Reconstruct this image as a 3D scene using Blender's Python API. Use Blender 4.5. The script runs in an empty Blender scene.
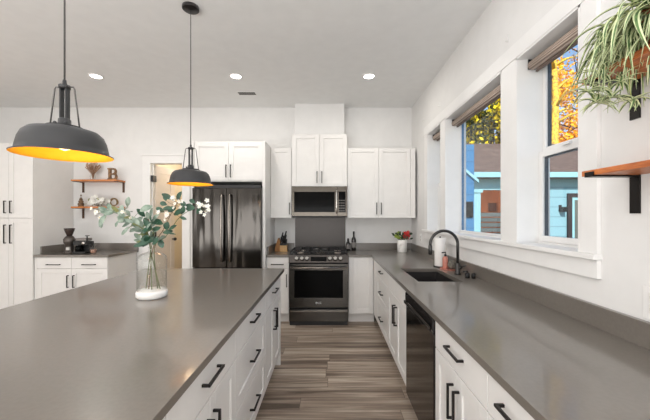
import bpy, bmesh, math, random
from mathutils import Vector, Matrix, noise
C = bpy.context.scene.collection
SC = bpy.context.scene
PI = math.pi
# ------------------------------------------------------------------ camera
CAMH = 1.385
cd = bpy.data.cameras.new('camera'); cam = bpy.data.objects.new('camera', cd); C.objects.link(cam)
cam.location = (0, 0, CAMH); cam.rotation_euler = (PI/2, 0, 0)
cd.sensor_fit = 'HORIZONTAL'; cd.sensor_width = 36; cd.lens = 36*315/650
cd.shift_x = -5/650; cd.shift_y = 6/650; cd.clip_start = 0.05; cd.clip_end = 200
SC.camera = cam
# ------------------------------------------------------------------ world, sun, added fill lamps
w = bpy.data.worlds.new('world'); SC.world = w; w.use_nodes = True
nt = w.node_tree; bg = nt.nodes['Background']
sky = nt.nodes.new('ShaderNodeTexSky'); sky.sky_type = 'NISHITA'
sky.sun_disc = False; sky.sun_elevation = math.radians(38); sky.sun_rotation = math.radians(200)
sky.air_density = 1.2; sky.dust_density = 0.6; sky.ozone_density = 1.5
nt.links.new(sky.outputs[0], bg.inputs[0]); bg.inputs[1].default_value = 0.17
def sun(rot, e, col):
    d = bpy.data.lights.new('sun', 'SUN'); d.energy = e; d.color = col; d.angle = 0.01
    o = bpy.data.objects.new('sun', d); o.rotation_euler = rot; C.objects.link(o)
sun((math.radians(52), 0, math.radians(-18)), 5.5, (1, .95, .86))
def area(name, loc, rot, sx, sy, e, col=(1, 1, 1)):
    d = bpy.data.lights.new(name, 'AREA'); d.shape = 'RECTANGLE'; d.size = sx; d.size_y = sy
    d.energy = e; d.color = col
    o = bpy.data.objects.new(name, d); o.location = loc; o.rotation_euler = rot; C.objects.link(o); return o
area('rear_fill', (-1.6, -3.0, 1.35), (math.radians(118), 0, 0), 5.4, 2.2, 150, (.97, .985, 1))  # unseen lamp before the closed rear wall, added to brighten the room
area('left_fill', (-5.45, 0.6, 1.5), (PI/2, 0, -PI/2), 3.4, 2.0, 28, (1, .89, .81))  # unseen warm lamp at the solid left wall, added as side fill
area('ceiling_fill', (-1.6, 0.6, 2.99), (0, 0, 0), 5.0, 4.0, 40, (.98, .98, 1))  # unseen downward lamp under the ceiling, added to brighten the worktops
area('upward_fill', (-1.9, -1.5, .7), (PI, 0, 0), 5.0, 2.4, 85, (1, .985, .97))  # unseen upward lamp behind the camera, added to brighten the ceiling
SC.view_settings.view_transform = 'Standard'; SC.view_settings.look = 'None'
SC.view_settings.gamma = 1; SC.view_settings.use_curve_mapping = False
SC.view_settings.exposure = 0.3
CEIL = 2.992; WX = 1.21; WY = 4.67; CT = 0.885

# ------------------------------------------------------------------ materials
def lin(c):
    return tuple((x/12.92 if x <= .04045 else ((x+.055)/1.055)**2.4) for x in c)
def rgb(r, g, b): return lin((r/255, g/255, b/255))
MATS = {}
def mat(name, col, rough=.5, metal=0, bump=0, bscale=40, bstretch=(1, 1, 1), var=0, vscale=8, vstretch=(1, 1, 1),
        col2=None, emit=None, estr=0, spec=.5, coat=0, sheen=0):
    if name in MATS: return MATS[name]
    m = bpy.data.materials.new(name); m.use_nodes = True; n = m.node_tree.nodes; l = m.node_tree.links
    p = n['Principled BSDF']; p.inputs['Base Color'].default_value = (*col, 1)
    p.inputs['Roughness'].default_value = rough; p.inputs['Metallic'].default_value = metal
    p.inputs['Specular IOR Level'].default_value = spec
    if coat: p.inputs['Coat Weight'].default_value = coat; p.inputs['Coat Roughness'].default_value = .08
    tc = n.new('ShaderNodeTexCoord')
    def mapped(st):
        mp = n.new('ShaderNodeMapping'); mp.inputs['Scale'].default_value = st
        l.new(tc.outputs['Object'], mp.inputs[0]); return mp.outputs[0]
    nz = n.new('ShaderNodeTexNoise'); nz.inputs['Scale'].default_value = vscale; nz.inputs['Detail'].default_value = 5
    l.new(mapped(vstretch), nz.inputs['Vector'])
    c2 = col2 or tuple(x*(1-max(var, .03)) for x in col)
    r = n.new('ShaderNodeValToRGB'); r.color_ramp.elements[0].color = (*c2, 1); r.color_ramp.elements[1].color = (*col, 1)
    r.color_ramp.elements[0].position = .35; r.color_ramp.elements[1].position = .65
    l.new(nz.outputs[0], r.inputs[0]); l.new(r.outputs[0], p.inputs['Base Color'])
    if bump:
        bn = n.new('ShaderNodeTexNoise'); bn.inputs['Scale'].default_value = bscale; bn.inputs['Detail'].default_value = 3
        l.new(mapped(bstretch), bn.inputs['Vector'])
        b = n.new('ShaderNodeBump'); b.inputs['Strength'].default_value = bump; b.inputs['Distance'].default_value = .01
        l.new(bn.outputs[0], b.inputs['Height']); l.new(b.outputs[0], p.inputs['Normal'])
    if emit:
        p.inputs['Emission Color'].default_value = (*emit, 1); p.inputs['Emission Strength'].default_value = estr
    MATS[name] = m; return m
WALL = mat('wall_paint', rgb(226, 225, 223), .75, bump=.05, bscale=200, spec=.2)
CEILM = mat('ceiling_paint', rgb(232, 232, 231), .85, bump=.04, bscale=200, spec=.1)
TRIM = mat('trim_paint', rgb(232, 231, 229), .45, spec=.4)
CAB = mat('cabinet_paint', rgb(229, 227, 224), .42, spec=.4)
CABDARK = mat('toe_kick_paint', rgb(230, 228, 225), .5)
BLACK = mat('black_metal', rgb(38, 35, 34), .38, .6)
BLACKM = mat('matte_black', rgb(28, 28, 29), .5)
IRON = mat('cast_iron', rgb(30, 30, 31), .6, bump=.2, bscale=200)
DSTEEL = mat('black_stainless', rgb(94, 92, 89), .2, 1, var=.08, vscale=3, bump=.02, bscale=60, bstretch=(.03, 1, 1))
DGLASS = mat('dark_glass', rgb(10, 10, 10), .08, 0, spec=.06)
CHROME = mat('bright_steel', rgb(200, 196, 190), .2, 1)
def quartz():
    m = mat('grey_quartz', rgb(112, 106, 99), .29, var=.05, vscale=70, spec=.6, col2=rgb(107, 101, 94))
    n = m.node_tree.nodes; l = m.node_tree.links   # polished: a sharp sheen over the honed one
    g = n.new('ShaderNodeBsdfGlossy'); g.inputs['Roughness'].default_value = .09
    f = n.new('ShaderNodeLayerWeight'); f.inputs[0].default_value = .36
    mu = n.new('ShaderNodeMath'); mu.operation = 'MULTIPLY'; mu.inputs[1].default_value = .6; l.new(f.outputs['Fresnel'], mu.inputs[0])
    mx = n.new('ShaderNodeMixShader'); l.new(mu.outputs[0], mx.inputs[0]); l.new(n['Principled BSDF'].outputs[0], mx.inputs[1]); l.new(g.outputs[0], mx.inputs[2])
    l.new(mx.outputs[0], n['Material Output'].inputs[0])
    return m
QUARTZ = quartz()
WOOD = mat('oiled_wood', rgb(212, 136, 72), .4, var=.4, vscale=6, vstretch=(2, 18, 18), col2=rgb(176, 104, 52))
WOODY = mat('oiled_wood_long', rgb(206, 124, 68), .4, var=.4, vscale=6, vstretch=(18, 2, 18), col2=rgb(160, 86, 44))
RUST = mat('bronze_bracket', rgb(84, 62, 50), .5, .5)
PSHADE = mat('charcoal_enamel', rgb(48, 48, 49), .45, .2)
GOLD = mat('gold_lining', (.95, .43, .006), .75, 0)
def glass_mat(name, tint=(1, 1, 1), gl=.12, rough=.0):
    if name in MATS: return MATS[name]
    m = bpy.data.materials.new(name); m.use_nodes = True; n = m.node_tree.nodes; l = m.node_tree.links
    n.clear(); out = n.new('ShaderNodeOutputMaterial'); mx = n.new('ShaderNodeMixShader')
    t = n.new('ShaderNodeBsdfTransparent'); t.inputs[0].default_value = (*tint, 1)
    g = n.new('ShaderNodeBsdfGlossy'); g.inputs['Roughness'].default_value = rough
    f = n.new('ShaderNodeLayerWeight'); f.inputs[0].default_value = .5
    pw = n.new('ShaderNodeMath'); pw.operation = 'POWER'; pw.inputs[1].default_value = 3.5
    ma = n.new('ShaderNodeMath'); ma.operation = 'MULTIPLY_ADD'; ma.inputs[1].default_value = gl; ma.inputs[2].default_value = .02
    l.new(f.outputs['Facing'], pw.inputs[0]); l.new(pw.outputs[0], ma.inputs[0]); l.new(ma.outputs[0], mx.inputs[0])
    l.new(t.outputs[0], mx.inputs[1]); l.new(g.outputs[0], mx.inputs[2]); l.new(mx.outputs[0], out.inputs[0])
    MATS[name] = m; return m
WGLASS = glass_mat('window_glass', (.97, .985, 1), .35)
VGLASS = glass_mat('vase_glass', (.985, .99, .985), .65, .01)
def floor_mat():
    m = bpy.data.materials.new('plank_floor'); m.use_nodes = True; n = m.node_tree.nodes; l = m.node_tree.links
    p = n['Principled BSDF']; p.inputs['Roughness'].default_value = .42; p.inputs['Specular IOR Level'].default_value = .4
    tc = n.new('ShaderNodeTexCoord')
    br = n.new('ShaderNodeTexBrick'); br.inputs['Scale'].default_value = 1
    br.inputs['Brick Width'].default_value = 1.22; br.inputs['Row Height'].default_value = .15
    br.inputs['Mortar Size'].default_value = .0022; br.inputs['Mortar Smooth'].default_value = .3
    br.offset = 0; br.offset_frequency = 2
    br.inputs['Color1'].default_value = (0, 0, 0, 1); br.inputs['Color2'].default_value = (1, 1, 1, 1)
    br.inputs['Mortar'].default_value = (.5, .5, .5, 1)
    sx = n.new('ShaderNodeSeparateXYZ'); l.new(tc.outputs['Object'], sx.inputs[0])
    dv = n.new('ShaderNodeMath'); dv.operation = 'DIVIDE'; dv.inputs[1].default_value = .15; l.new(sx.outputs[1], dv.inputs[0])
    fl = n.new('ShaderNodeMath'); fl.operation = 'FLOOR'; l.new(dv.outputs[0], fl.inputs[0])
    wn = n.new('ShaderNodeTexWhiteNoise'); wn.noise_dimensions = '1D'; l.new(fl.outputs[0], wn.inputs['W'])
    am = n.new('ShaderNodeMath'); am.operation = 'MULTIPLY_ADD'; am.inputs[1].default_value = 1.5; l.new(wn.outputs['Value'], am.inputs[0]); l.new(sx.outputs[0], am.inputs[2])
    cb = n.new('ShaderNodeCombineXYZ'); l.new(am.outputs[0], cb.inputs[0]); l.new(sx.outputs[1], cb.inputs[1])
    l.new(cb.outputs[0], br.inputs['Vector'])
    # each plank offsets its own grain
    sep = n.new('ShaderNodeSeparateColor'); l.new(br.outputs['Color'], sep.inputs[0])
    mul = n.new('ShaderNodeMath'); mul.operation = 'MULTIPLY'; mul.inputs[1].default_value = 37.0; l.new(sep.outputs[0], mul.inputs[0])
    cx = n.new('ShaderNodeCombineXYZ'); l.new(mul.outputs[0], cx.inputs[2])
    mp = n.new('ShaderNodeMapping'); mp.inputs['Scale'].default_value = (1.0, 20, 1); l.new(tc.outputs['Object'], mp.inputs[0])
    ad = n.new('ShaderNodeVectorMath'); ad.operation = 'ADD'; l.new(mp.outputs[0], ad.inputs[0]); l.new(cx.outputs[0], ad.inputs[1])
    nz = n.new('ShaderNodeTexNoise'); nz.inputs['Scale'].default_value = 1.3; nz.inputs['Detail'].default_value = 6; nz.inputs['Roughness'].default_value = .62
    nz.inputs['Distortion'].default_value = .6
    l.new(ad.outputs[0], nz.inputs['Vector'])
    mixv = n.new('ShaderNodeMath'); mixv.operation = 'MULTIPLY_ADD'; mixv.inputs[1].default_value = .26; l.new(sep.outputs[0], mixv.inputs[0])
    l.new(nz.outputs[0], mixv.inputs[2])
    r = n.new('ShaderNodeValToRGB'); e = r.color_ramp.elements
    e[0].position = .38; e[0].color = (*rgb(92, 79, 69), 1); e[1].position = .84; e[1].color = (*rgb(190, 176, 160), 1)
    q = e.new(.6); q.color = (*rgb(142, 126, 112), 1)
    l.new(mixv.outputs[0], r.inputs[0])
    dk = n.new('ShaderNodeMix'); dk.data_type = 'RGBA'; dk.blend_type = 'MULTIPLY'
    dk.inputs[0].default_value = .55
    inv = n.new('ShaderNodeMath'); inv.operation = 'SUBTRACT'; inv.inputs[0].default_value = 1; l.new(br.outputs['Fac'], inv.inputs[1])
    l.new(r.outputs[0], dk.inputs[6]); l.new(inv.outputs[0], dk.inputs[7]); l.new(dk.outputs[2], p.inputs['Base Color'])
    b = n.new('ShaderNodeBump'); b.inputs['Strength'].default_value = .15; b.inputs['Distance'].default_value = .004
    l.new(nz.outputs[0], b.inputs['Height']); l.new(b.outputs[0], p.inputs['Normal'])
    return m
def fridge_mat():
    m = bpy.data.materials.new('fridge_steel'); m.use_nodes = True; n = m.node_tree.nodes; l = m.node_tree.links
    p = n['Principled BSDF']; p.inputs['Base Color'].default_value = (*rgb(66, 63, 60), 1); p.inputs['Metallic'].default_value = 1
    p.inputs['Roughness'].default_value = .13
    tc = n.new('ShaderNodeTexCoord'); mp = n.new('ShaderNodeMapping'); mp.inputs['Scale'].default_value = (3.6, 1, .35)
    nz = n.new('ShaderNodeTexNoise'); nz.inputs['Scale'].default_value = 1.6; nz.inputs['Detail'].default_value = 1.5
    l.new(tc.outputs['Object'], mp.inputs[0]); l.new(mp.outputs[0], nz.inputs['Vector'])
    b = n.new('ShaderNodeBump'); b.inputs['Strength'].default_value = .55; b.inputs['Distance'].default_value = .05
    l.new(nz.outputs[0], b.inputs['Height']); l.new(b.outputs[0], p.inputs['Normal']); return m
FRIDGE = fridge_mat()
def stripe_mat(name, c1, c2, scale, axis, rough=.8, bump=.3):
    m = bpy.data.materials.new(name); m.use_nodes = True; n = m.node_tree.nodes; l = m.node_tree.links
    p = n['Principled BSDF']; p.inputs['Roughness'].default_value = rough
    tc = n.new('ShaderNodeTexCoord'); wv = n.new('ShaderNodeTexWave'); wv.bands_direction = axis
    wv.inputs['Scale'].default_value = scale; wv.inputs['Distortion'].default_value = .4; wv.inputs['Detail'].default_value = 2
    l.new(tc.outputs['Object'], wv.inputs['Vector'])
    r = n.new('ShaderNodeValToRGB'); r.color_ramp.elements[0].color = (*c1, 1); r.color_ramp.elements[1].color = (*c2, 1)
    l.new(wv.outputs[0], r.inputs[0]); l.new(r.outputs[0], p.inputs['Base Color'])
    b = n.new('ShaderNodeBump'); b.inputs['Strength'].default_value = bump; b.inputs['Distance'].default_value = .01
    l.new(wv.outputs[0], b.inputs['Height']); l.new(b.outputs[0], p.inputs['Normal']); return m
SHADEFAB = stripe_mat('woven_shade', rgb(132, 114, 102), rgb(206, 188, 174), 30, 'Z')
def marble():
    m = mat('white_marble', rgb(228, 226, 222), .3, col2=rgb(180, 178, 176), vscale=12)
    m.node_tree.nodes['Color Ramp'].color_ramp.elements[0].position = .3
    m.node_tree.nodes['Color Ramp'].color_ramp.elements[1].position = .42
    return m

# ------------------------------------------------------------------ mesh helpers
class MB:
    def __init__(s): s.bm = bmesh.new()
    def quad(s, ps, mi=0):
        f = s.bm.faces.new([s.bm.verts.new(p) for p in ps]); f.material_index = mi; return f
    def hexa(s, p, mi=0):
        v = [s.bm.verts.new(q) for q in p]
        for a in ((0, 3, 2, 1), (4, 5, 6, 7), (0, 1, 5, 4), (1, 2, 6, 5), (2, 3, 7, 6), (3, 0, 4, 7)):
            f = s.bm.faces.new([v[i] for i in a]); f.material_index = mi
        return s
    def box(s, x0, x1, y0, y1, z0, z1, mi=0):
        x0, x1 = sorted((x0, x1)); y0, y1 = sorted((y0, y1)); z0, z1 = sorted((z0, z1))
        return s.hexa([(x0, y0, z0), (x1, y0, z0), (x1, y1, z0), (x0, y1, z0), (x0, y0, z1), (x1, y0, z1), (x1, y1, z1), (x0, y1, z1)], mi)
    def prism(s, pts, ax, a0, a1, mi=0):
        """polygon pts in the two axes other than ax, extruded from a0 to a1"""
        def mk(p, a):
            return {'x': (a, p[0], p[1]), 'y': (p[0], a, p[1]), 'z': (p[0], p[1], a)}[ax]
        A = [s.bm.verts.new(mk(p, a0)) for p in pts]; B = [s.bm.verts.new(mk(p, a1)) for p in pts]
        fs = [s.bm.faces.new(A), s.bm.faces.new(B[::-1])]
        for i in range(len(pts)):
            j = (i+1) % len(pts); fs.append(s.bm.faces.new([A[i], B[i], B[j], A[j]]))
        for f in fs: f.material_index = mi
        return s
    def lathe(s, prof, c=(0, 0, 0), seg=32, mi=0, axis='z', close=False):
        rings = []
        for r, h in prof:
            if r < 1e-6:
                p = {'z': (0, 0, h), 'y': (0, h, 0), 'x': (h, 0, 0)}[axis]
                rings.append([s.bm.verts.new(Vector(c)+Vector(p))])
            else:
                R = []
                for i in range(seg):
                    a = 2*PI*i/seg; u, v = r*math.cos(a), r*math.sin(a)
                    p = {'z': (u, v, h), 'y': (u, h, v), 'x': (h, u, v)}[axis]
                    R.append(s.bm.verts.new(Vector(c)+Vector(p)))
                rings.append(R)
        prs = list(zip(rings, rings[1:]))
        if close: prs.append((rings[-1], rings[0]))
        for A, B in prs:
            for i in range(seg):
                j = (i+1) % seg
                if len(A) == 1 and len(B) == 1: break
                if len(A) == 1: f = s.bm.faces.new([A[0], B[i], B[j]])
                elif len(B) == 1: f = s.bm.faces.new([A[i], B[0], A[j]])
                else: f = s.bm.faces.new([A[i], B[i], B[j], A[j]])
                f.smooth = True; f.material_index = mi
        return s
    def tube(s, pts, r, seg=8, mi=0, cap=True):
        pts = [Vector(p) for p in pts]; rs = r if isinstance(r, (list, tuple)) else [r]*len(pts)
        prev = None; rings = []
        for i, p in enumerate(pts):
            t = (pts[min(i+1, len(pts)-1)]-pts[max(i-1, 0)]).normalized()
            if prev is None:
                a = Vector((0, 0, 1)) if abs(t.z) < .9 else Vector((1, 0, 0)); u = t.cross(a).normalized()
            else:
                u = prev-t*prev.dot(t); u.normalize()
            prev = u; v = t.cross(u)
            rings.append([s.bm.verts.new(p+(u*math.cos(2*PI*k/seg)+v*math.sin(2*PI*k/seg))*rs[i]) for k in range(seg)])
        for A, B in zip(rings, rings[1:]):
            for k in range(seg):
                f = s.bm.faces.new([A[k], A[(k+1) % seg], B[(k+1) % seg], B[k]]); f.smooth = True; f.material_index = mi
        if cap:
            for R in (rings[0][::-1], rings[-1]):
                f = s.bm.faces.new(R); f.material_index = mi
        return s
    def ball(s, c, rx, ry=None, rz=None, seg=16, mi=0):
        ry = ry or rx; rz = rz or rx; n = seg//2; prev = None
        M = [[s.bm.verts.new((c[0]+rx*math.sin(PI*i/n)*math.cos(2*PI*j/seg), c[1]+ry*math.sin(PI*i/n)*math.sin(2*PI*j/seg), c[2]+rz*math.cos(PI*i/n))) for j in range(1 if i in (0, n) else seg)] for i in range(n+1)]
        for A, B in zip(M, M[1:]):
            for j in range(seg):
                k = (j+1) % seg
                if len(A) == 1: f = s.bm.faces.new([A[0], B[j], B[k]])
                elif len(B) == 1: f = s.bm.faces.new([A[j], B[0], A[k]])
                else: f = s.bm.faces.new([A[j], B[j], B[k], A[k]])
                f.smooth = True; f.material_index = mi
        return s
    def build(s, name, m, parent=None, bevel=0, org=None, fix=True):
        """parent is a thing (Empty at its base) or a part; the mesh is given in world metres and moved to its thing's frame"""
        if fix: bmesh.ops.recalc_face_normals(s.bm, faces=s.bm.faces)
        o = None; me = bpy.data.meshes.new(name)
        off = Vector((0, 0, 0))
        if parent is not None:
            off = Vector(ORG[parent.name])
        elif org is not None: off = Vector(org)
        s.bm.transform(Matrix.Translation(-off)); s.bm.to_mesh(me); s.bm.free()
        o = bpy.data.objects.new(name, me); C.objects.link(o)
        for q in (m if isinstance(m, (list, tuple)) else [m]): me.materials.append(q)
        if parent is not None: o.parent = parent
        else: o.location = off
        ORG[o.name] = off.copy()
        if bevel:
            b = o.modifiers.new('bevel', 'BEVEL'); b.width = bevel; b.segments = 2; b.limit_method = 'ANGLE'; b.harden_normals = False
        return o
ORG = {}
def thing(name, label, cat, loc=(0, 0, 0), group=None):
    o = bpy.data.objects.new(name, None); C.objects.link(o); o.location = loc; o.empty_display_size = .1
    ORG[o.name] = Vector(loc); o['label'] = label; o['category'] = cat
    if group: o['group'] = group
    return o
def tag(o, label, cat, group=None):
    o['label'] = label; o['category'] = cat
    if group: o['group'] = group
    return o
def struct(name, mb, m, parent=None, bevel=0):
    o = mb.build(name, m, parent, bevel)
    if parent is None: o['kind'] = 'structure'
    return o
def text_mesh(s, size, depth, M, name, m, parent):
    cu = bpy.data.curves.new('t', 'FONT'); cu.body = s; cu.size = size; cu.extrude = depth/2; cu.align_x = 'CENTER'; cu.align_y = 'CENTER'
    t = bpy.data.objects.new('t', cu); C.objects.link(t)
    dg = bpy.context.evaluated_depsgraph_get(); me = bpy.data.meshes.new_from_object(t.evaluated_get(dg))
    bpy.data.objects.remove(t)
    me.name = name; me.transform(M)
    off = ORG[parent.name] if parent else Vector((0, 0, 0)); me.transform(Matrix.Translation(-off))
    o = bpy.data.objects.new(name, me); C.objects.link(o); me.materials.clear(); me.materials.append(m)
    if parent: o.parent = parent
    ORG[o.name] = Vector(off)
    return o

# ------------------------------------------------------------------ SETTING
YB = -3.2; XL = -5.6
struct('floor', MB().box(XL-.1, WX+.2, YB-.1, WY+.1, -.05, 0).box(-2.9, -1.9, WY+.1, 6.6, -.05, 0), floor_mat())
struct('ceiling', MB().box(XL-.1, WX+.2, YB-.1, WY+.12, CEIL, CEIL+.1), CEILM)
DX0, DX1, DZ = -2.675, -2.165, 2.185    # doorway in the back wall
struct('wall_back', MB().box(XL-.1, DX0, WY, WY+.12, 0, CEIL).box(DX1, WX+.2, WY, WY+.12, 0, CEIL).box(DX0, DX1, WY, WY+.12, DZ, CEIL), WALL)
struct('wall_left', MB().box(XL-.1, XL, YB, WY, 0, CEIL), WALL)
struct('wall_rear', MB().box(XL, WX, YB-.1, YB, 0, CEIL), WALL)
WINS = [('1', 3.39, 3.87), ('2', 2.185, 3.265), ('3', 1.50, 2.02)]
ZS, ZH = 1.19, 2.394
mb = MB().box(WX, WX+.2, YB, WY, 0, ZS).box(WX, WX+.2, YB, WY, ZH, CEIL)
ys = [YB, 1.50, 2.02, 2.185, 3.265, 3.39, 3.87, WY]
for a, b in zip(ys[::2], ys[1::2]): mb.box(WX, WX+.2, a, b, ZS, ZH)
struct('wall_right', mb, WALL)
# pantry room behind the doorway
WARMW = mat('warm_wall_paint', rgb(234, 222, 200), .8)
struct('wall_closet', MB().box(-3.0, -2.9, WY+.12, 6.6, 0, CEIL).box(-1.9, -1.8, WY+.12, 6.6, 0, CEIL).box(-3.0, -1.8, 6.6, 6.7, 0, CEIL).box(-3.0, -1.8, WY+.12, 6.7, 2.5, 2.55), WARMW)
pl = bpy.data.lights.new('closet_light', 'POINT'); pl.energy = 11; pl.color = (1, .93, .84); pl.shadow_soft_size = .15
po = bpy.data.objects.new('closet_light', pl); po.location = (-2.2, 5.6, 2.3); C.objects.link(po)
# casing around the doorway
mb = MB()
mb.box(DX0-.095, DX0, WY-.02, WY, 0, DZ+.09).box(DX1, DX1+.095, WY-.02, WY, 0, DZ+.09).box(DX0, DX1, WY-.02, WY, DZ, DZ+.09)
mb.box(DX0-.11, DX1+.11, WY-.034, WY, DZ+.09, DZ+.112)
mb.box(DX0, DX0+.02, WY-.02, WY+.12, 0, DZ).box(DX1-.02, DX1, WY-.02, WY+.12, 0, DZ).box(DX0+.02, DX1-.02, WY-.02, WY+.12, DZ-.02, DZ)
mb.box(DX0+.02, DX0+.032, WY+.03, WY+.07, 0, DZ-.02).box(DX1-.032, DX1-.02, WY+.03, WY+.07, 0, DZ-.02)
struct('trim_1', mb, TRIM)
# the closet door, ajar
DOORM = mat('door_paint', rgb(233, 223, 212), .5)
hx, hy = DX0+.034, WY+.09; th = math.radians(80); Wd = .44
du = Vector((math.cos(th), math.sin(th), 0)); dn = Vector((math.sin(th), -math.cos(th), 0))
def dpt(u, n, z): return Vector((hx, hy, 0))+du*u+dn*n+Vector((0, 0, z))
def dbox(mb, u0, u1, n0, n1, z0, z1):
    return mb.hexa([dpt(u0, n0, z0), dpt(u1, n0, z0), dpt(u1, n1, z0), dpt(u0, n1, z0), dpt(u0, n0, z1), dpt(u1, n0, z1), dpt(u1, n1, z1), dpt(u0, n1, z1)])
mb = MB(); dbox(mb, 0, Wd, -.03, -.005, .01, 2.15)
for a in ((0, .09, .01, 2.15), (Wd-.09, Wd, .01, 2.15), (.09, Wd-.09, .01, .22), (.09, Wd-.09, 2.04, 2.15), (.09, Wd-.09, 1.0, 1.1)):
    dbox(mb, a[0], a[1], -.005, .003, a[2], a[3])
dr = struct('door_1', mb, DOORM)
for z in (.25, 1.1, 1.94):
    mb = MB(); mb.box(hx-.008, hx+.03, WY-.012, WY+.07, z-.045, z+.045); mb.build('door_hinge', BLACKM, dr)
k = dpt(Wd-.06, 0, 1.01)
MB().tube([k+dn*-.07, k+dn*.05], .011).ball(tuple(k+dn*.055), .026).ball(tuple(k+dn*-.085), .026).build('door_handle', BLACKM, dr)
MB().box(DX1-.024, DX1-.018, WY+.0, WY+.03, 1.08, 1.17).build('strike_plate', mat('brass', rgb(150, 110, 60), .4, .8), dr)
# baseboards of the closet (seen through the doorway), back wall left of it hidden by cabinets
struct('baseboard_back', MB().box(-2.83, DX0-.1, WY-.014, WY, 0, .11), TRIM)
# right wall: casings, stool and apron
mb = MB(); XI = WX-.02
for a, b in ((1.405, 1.50), (2.02, 2.185), (3.265, 3.39), (3.87, 3.975)):
    mb.box(XI, WX, a, b, 1.214, ZH)
struct('trim_2', mb, TRIM, bevel=.002)
struct('trim_3', MB().box(XI-.004, WX, 1.38, 3.99, ZH, ZH+.1), TRIM, bevel=.002)
struct('trim_4', MB().box(1.17, 1.33, 1.40, 4.02, 1.189, 1.214), TRIM, bevel=.003)
struct('trim_5', MB().box(XI, WX, 1.404, 3.965, 1.103, 1.188), TRIM, bevel=.002)
XF = 1.325
DKFR = mat('dark_outer_frame', rgb(40, 52, 66), .5)
for n_, a, b in WINS:
    mb = MB()   # jamb boards and unit frame
    mb.box(XI, XF, a, a+.012, 1.214, ZH).box(XI, XF, b-.012, b, 1.214, ZH).box(XI, XF, a, b, ZH-.012, ZH)
    fw = .013
    mb.box(XF, XF+.07, a+.001, a+fw, ZS+.002, ZH-.001).box(XF, XF+.07, b-fw, b-.001, ZS+.002, ZH-.001).box(XF, XF+.07, a+fw, b-fw, ZH-fw, ZH-.001).box(XF, XF+.07, a+fw, b-fw, ZS+.002, 1.225)
    wo = struct('window_'+n_, mb, TRIM)
    ia, ib = a+fw, b-fw
    def sash(x0, z0, z1, sw, nm):
        q = MB().box(x0, x0+.022, ia, ia+sw, z0, z1).box(x0, x0+.022, ib-sw, ib, z0, z1).box(x0, x0+.022, ia+sw, ib-sw, z0, z0+sw).box(x0, x0+.022, ia+sw, ib-sw, z1-sw, z1)
        so = q.build(nm, TRIM, wo, .002)
        MB().box(x0+.009, x0+.013, ia+sw, ib-sw, z0+sw, z1-sw).build('window_pane', WGLASS, wo)
        g = .007; X = x0+.0135
        MB().box(X, X+.02, ia+sw, ia+sw+g, z0+sw, z1-sw).box(X, X+.02, ib-sw-g, ib-sw, z0+sw, z1-sw).box(X, X+.02, ia+sw, ib-sw, z1-sw-g, z1-sw).build('glazing_bead', mat('blue_outer_frame', rgb(40, 110, 160), .4) if n_ == '2' else DKFR, wo)
    if n_ == '2':
        sash(XF+.015, 1.226, ZH-fw, .014, 'sash')
    else:
        sash(XF+.004, 1.226, 1.79, .036, 'sash_lower'); sash(XF+.03, 1.79, ZH-fw, .027, 'sash_upper')
        MB().box(XF-.012, XF+.004, (a+b)/2-.03, (a+b)/2+.03, 1.785, 1.797).build('sash_lock', TRIM, wo)
# ------------------------------------------------------------------ rollershades
where = {'1': 'small far window', '2': 'wide middle window', '3': 'near double-hung window'}
for n_, a, b in WINS:
    t = thing('roller_shade', 'rolled brown striped woven shade at the top of the '+where[n_], 'window shade', (1.25, (a+b)/2, 2.25), 'rolled woven shades on the windows')
    y0, y1 = a+.016, b-.016
    MB().lathe([(0, y0+.008), (.029, y0+.008), (.029, y1-.012), (0, y1-.012)], (1.279, 0, 2.337), 28, axis='y').build('fabric_roll', SHADEFAB, t)
    MB().box(1.302, 1.307, y0+.01, y1-.014, 2.306, 2.34).build('shade_fabric', SHADEFAB, t)
    MB().box(1.298, 1.311, y0+.01, y1-.014, 2.294, 2.306).build('bottom_bar', mat('shade_bar', rgb(110, 96, 88), .6), t, .002)
    for y in (y0, y1-.006): MB().box(1.258, 1.304, y, y+.005, 2.315, 2.378).build('end_bracket', BLACKM, t)

# ------------------------------------------------------------------ cabinets
FR = {'F': (Vector((1, 0, 0)), Vector((0, -1, 0))), 'A': (Vector((0, 1, 0)), Vector((-1, 0, 0))), 'I': (Vector((0, 1, 0)), Vector((1, 0, 0)))}
def bx(mb, fr, P, u0, u1, n0, n1, z0, z1, mi=0):
    """box in a cabinet frame: u along the run, n out of the face at plane P"""
    if fr == 'F': return mb.box(u0, u1, P-n0, P-n1, z0, z1, mi)
    if fr == 'A': return mb.box(P-n0, P-n1, u0, u1, z0, z1, mi)
    return mb.box(P+n0, P+n1, u0, u1, z0, z1, mi)
def handle(fr, P, uc, zc, L, vert, parent, m=BLACK):
    s = .005; mb = MB(); o = .031
    if vert:
        bx(mb, fr, P, uc-s, uc+s, o-.01, o, zc-L/2, zc+L/2)
        for z in (zc-L/2, zc+L/2-.01): bx(mb, fr, P, uc-s, uc+s, .0, o-.01, z, z+.01)
    else:
        bx(mb, fr, P, uc-L/2, uc+L/2, o-.01, o, zc-s, zc+s)
        for u in (uc-L/2, uc+L/2-.01): bx(mb, fr, P, u, u+.01, 0, o-.01, zc-s, zc+s)
    return mb.build('handle', m, parent, .001)
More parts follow.
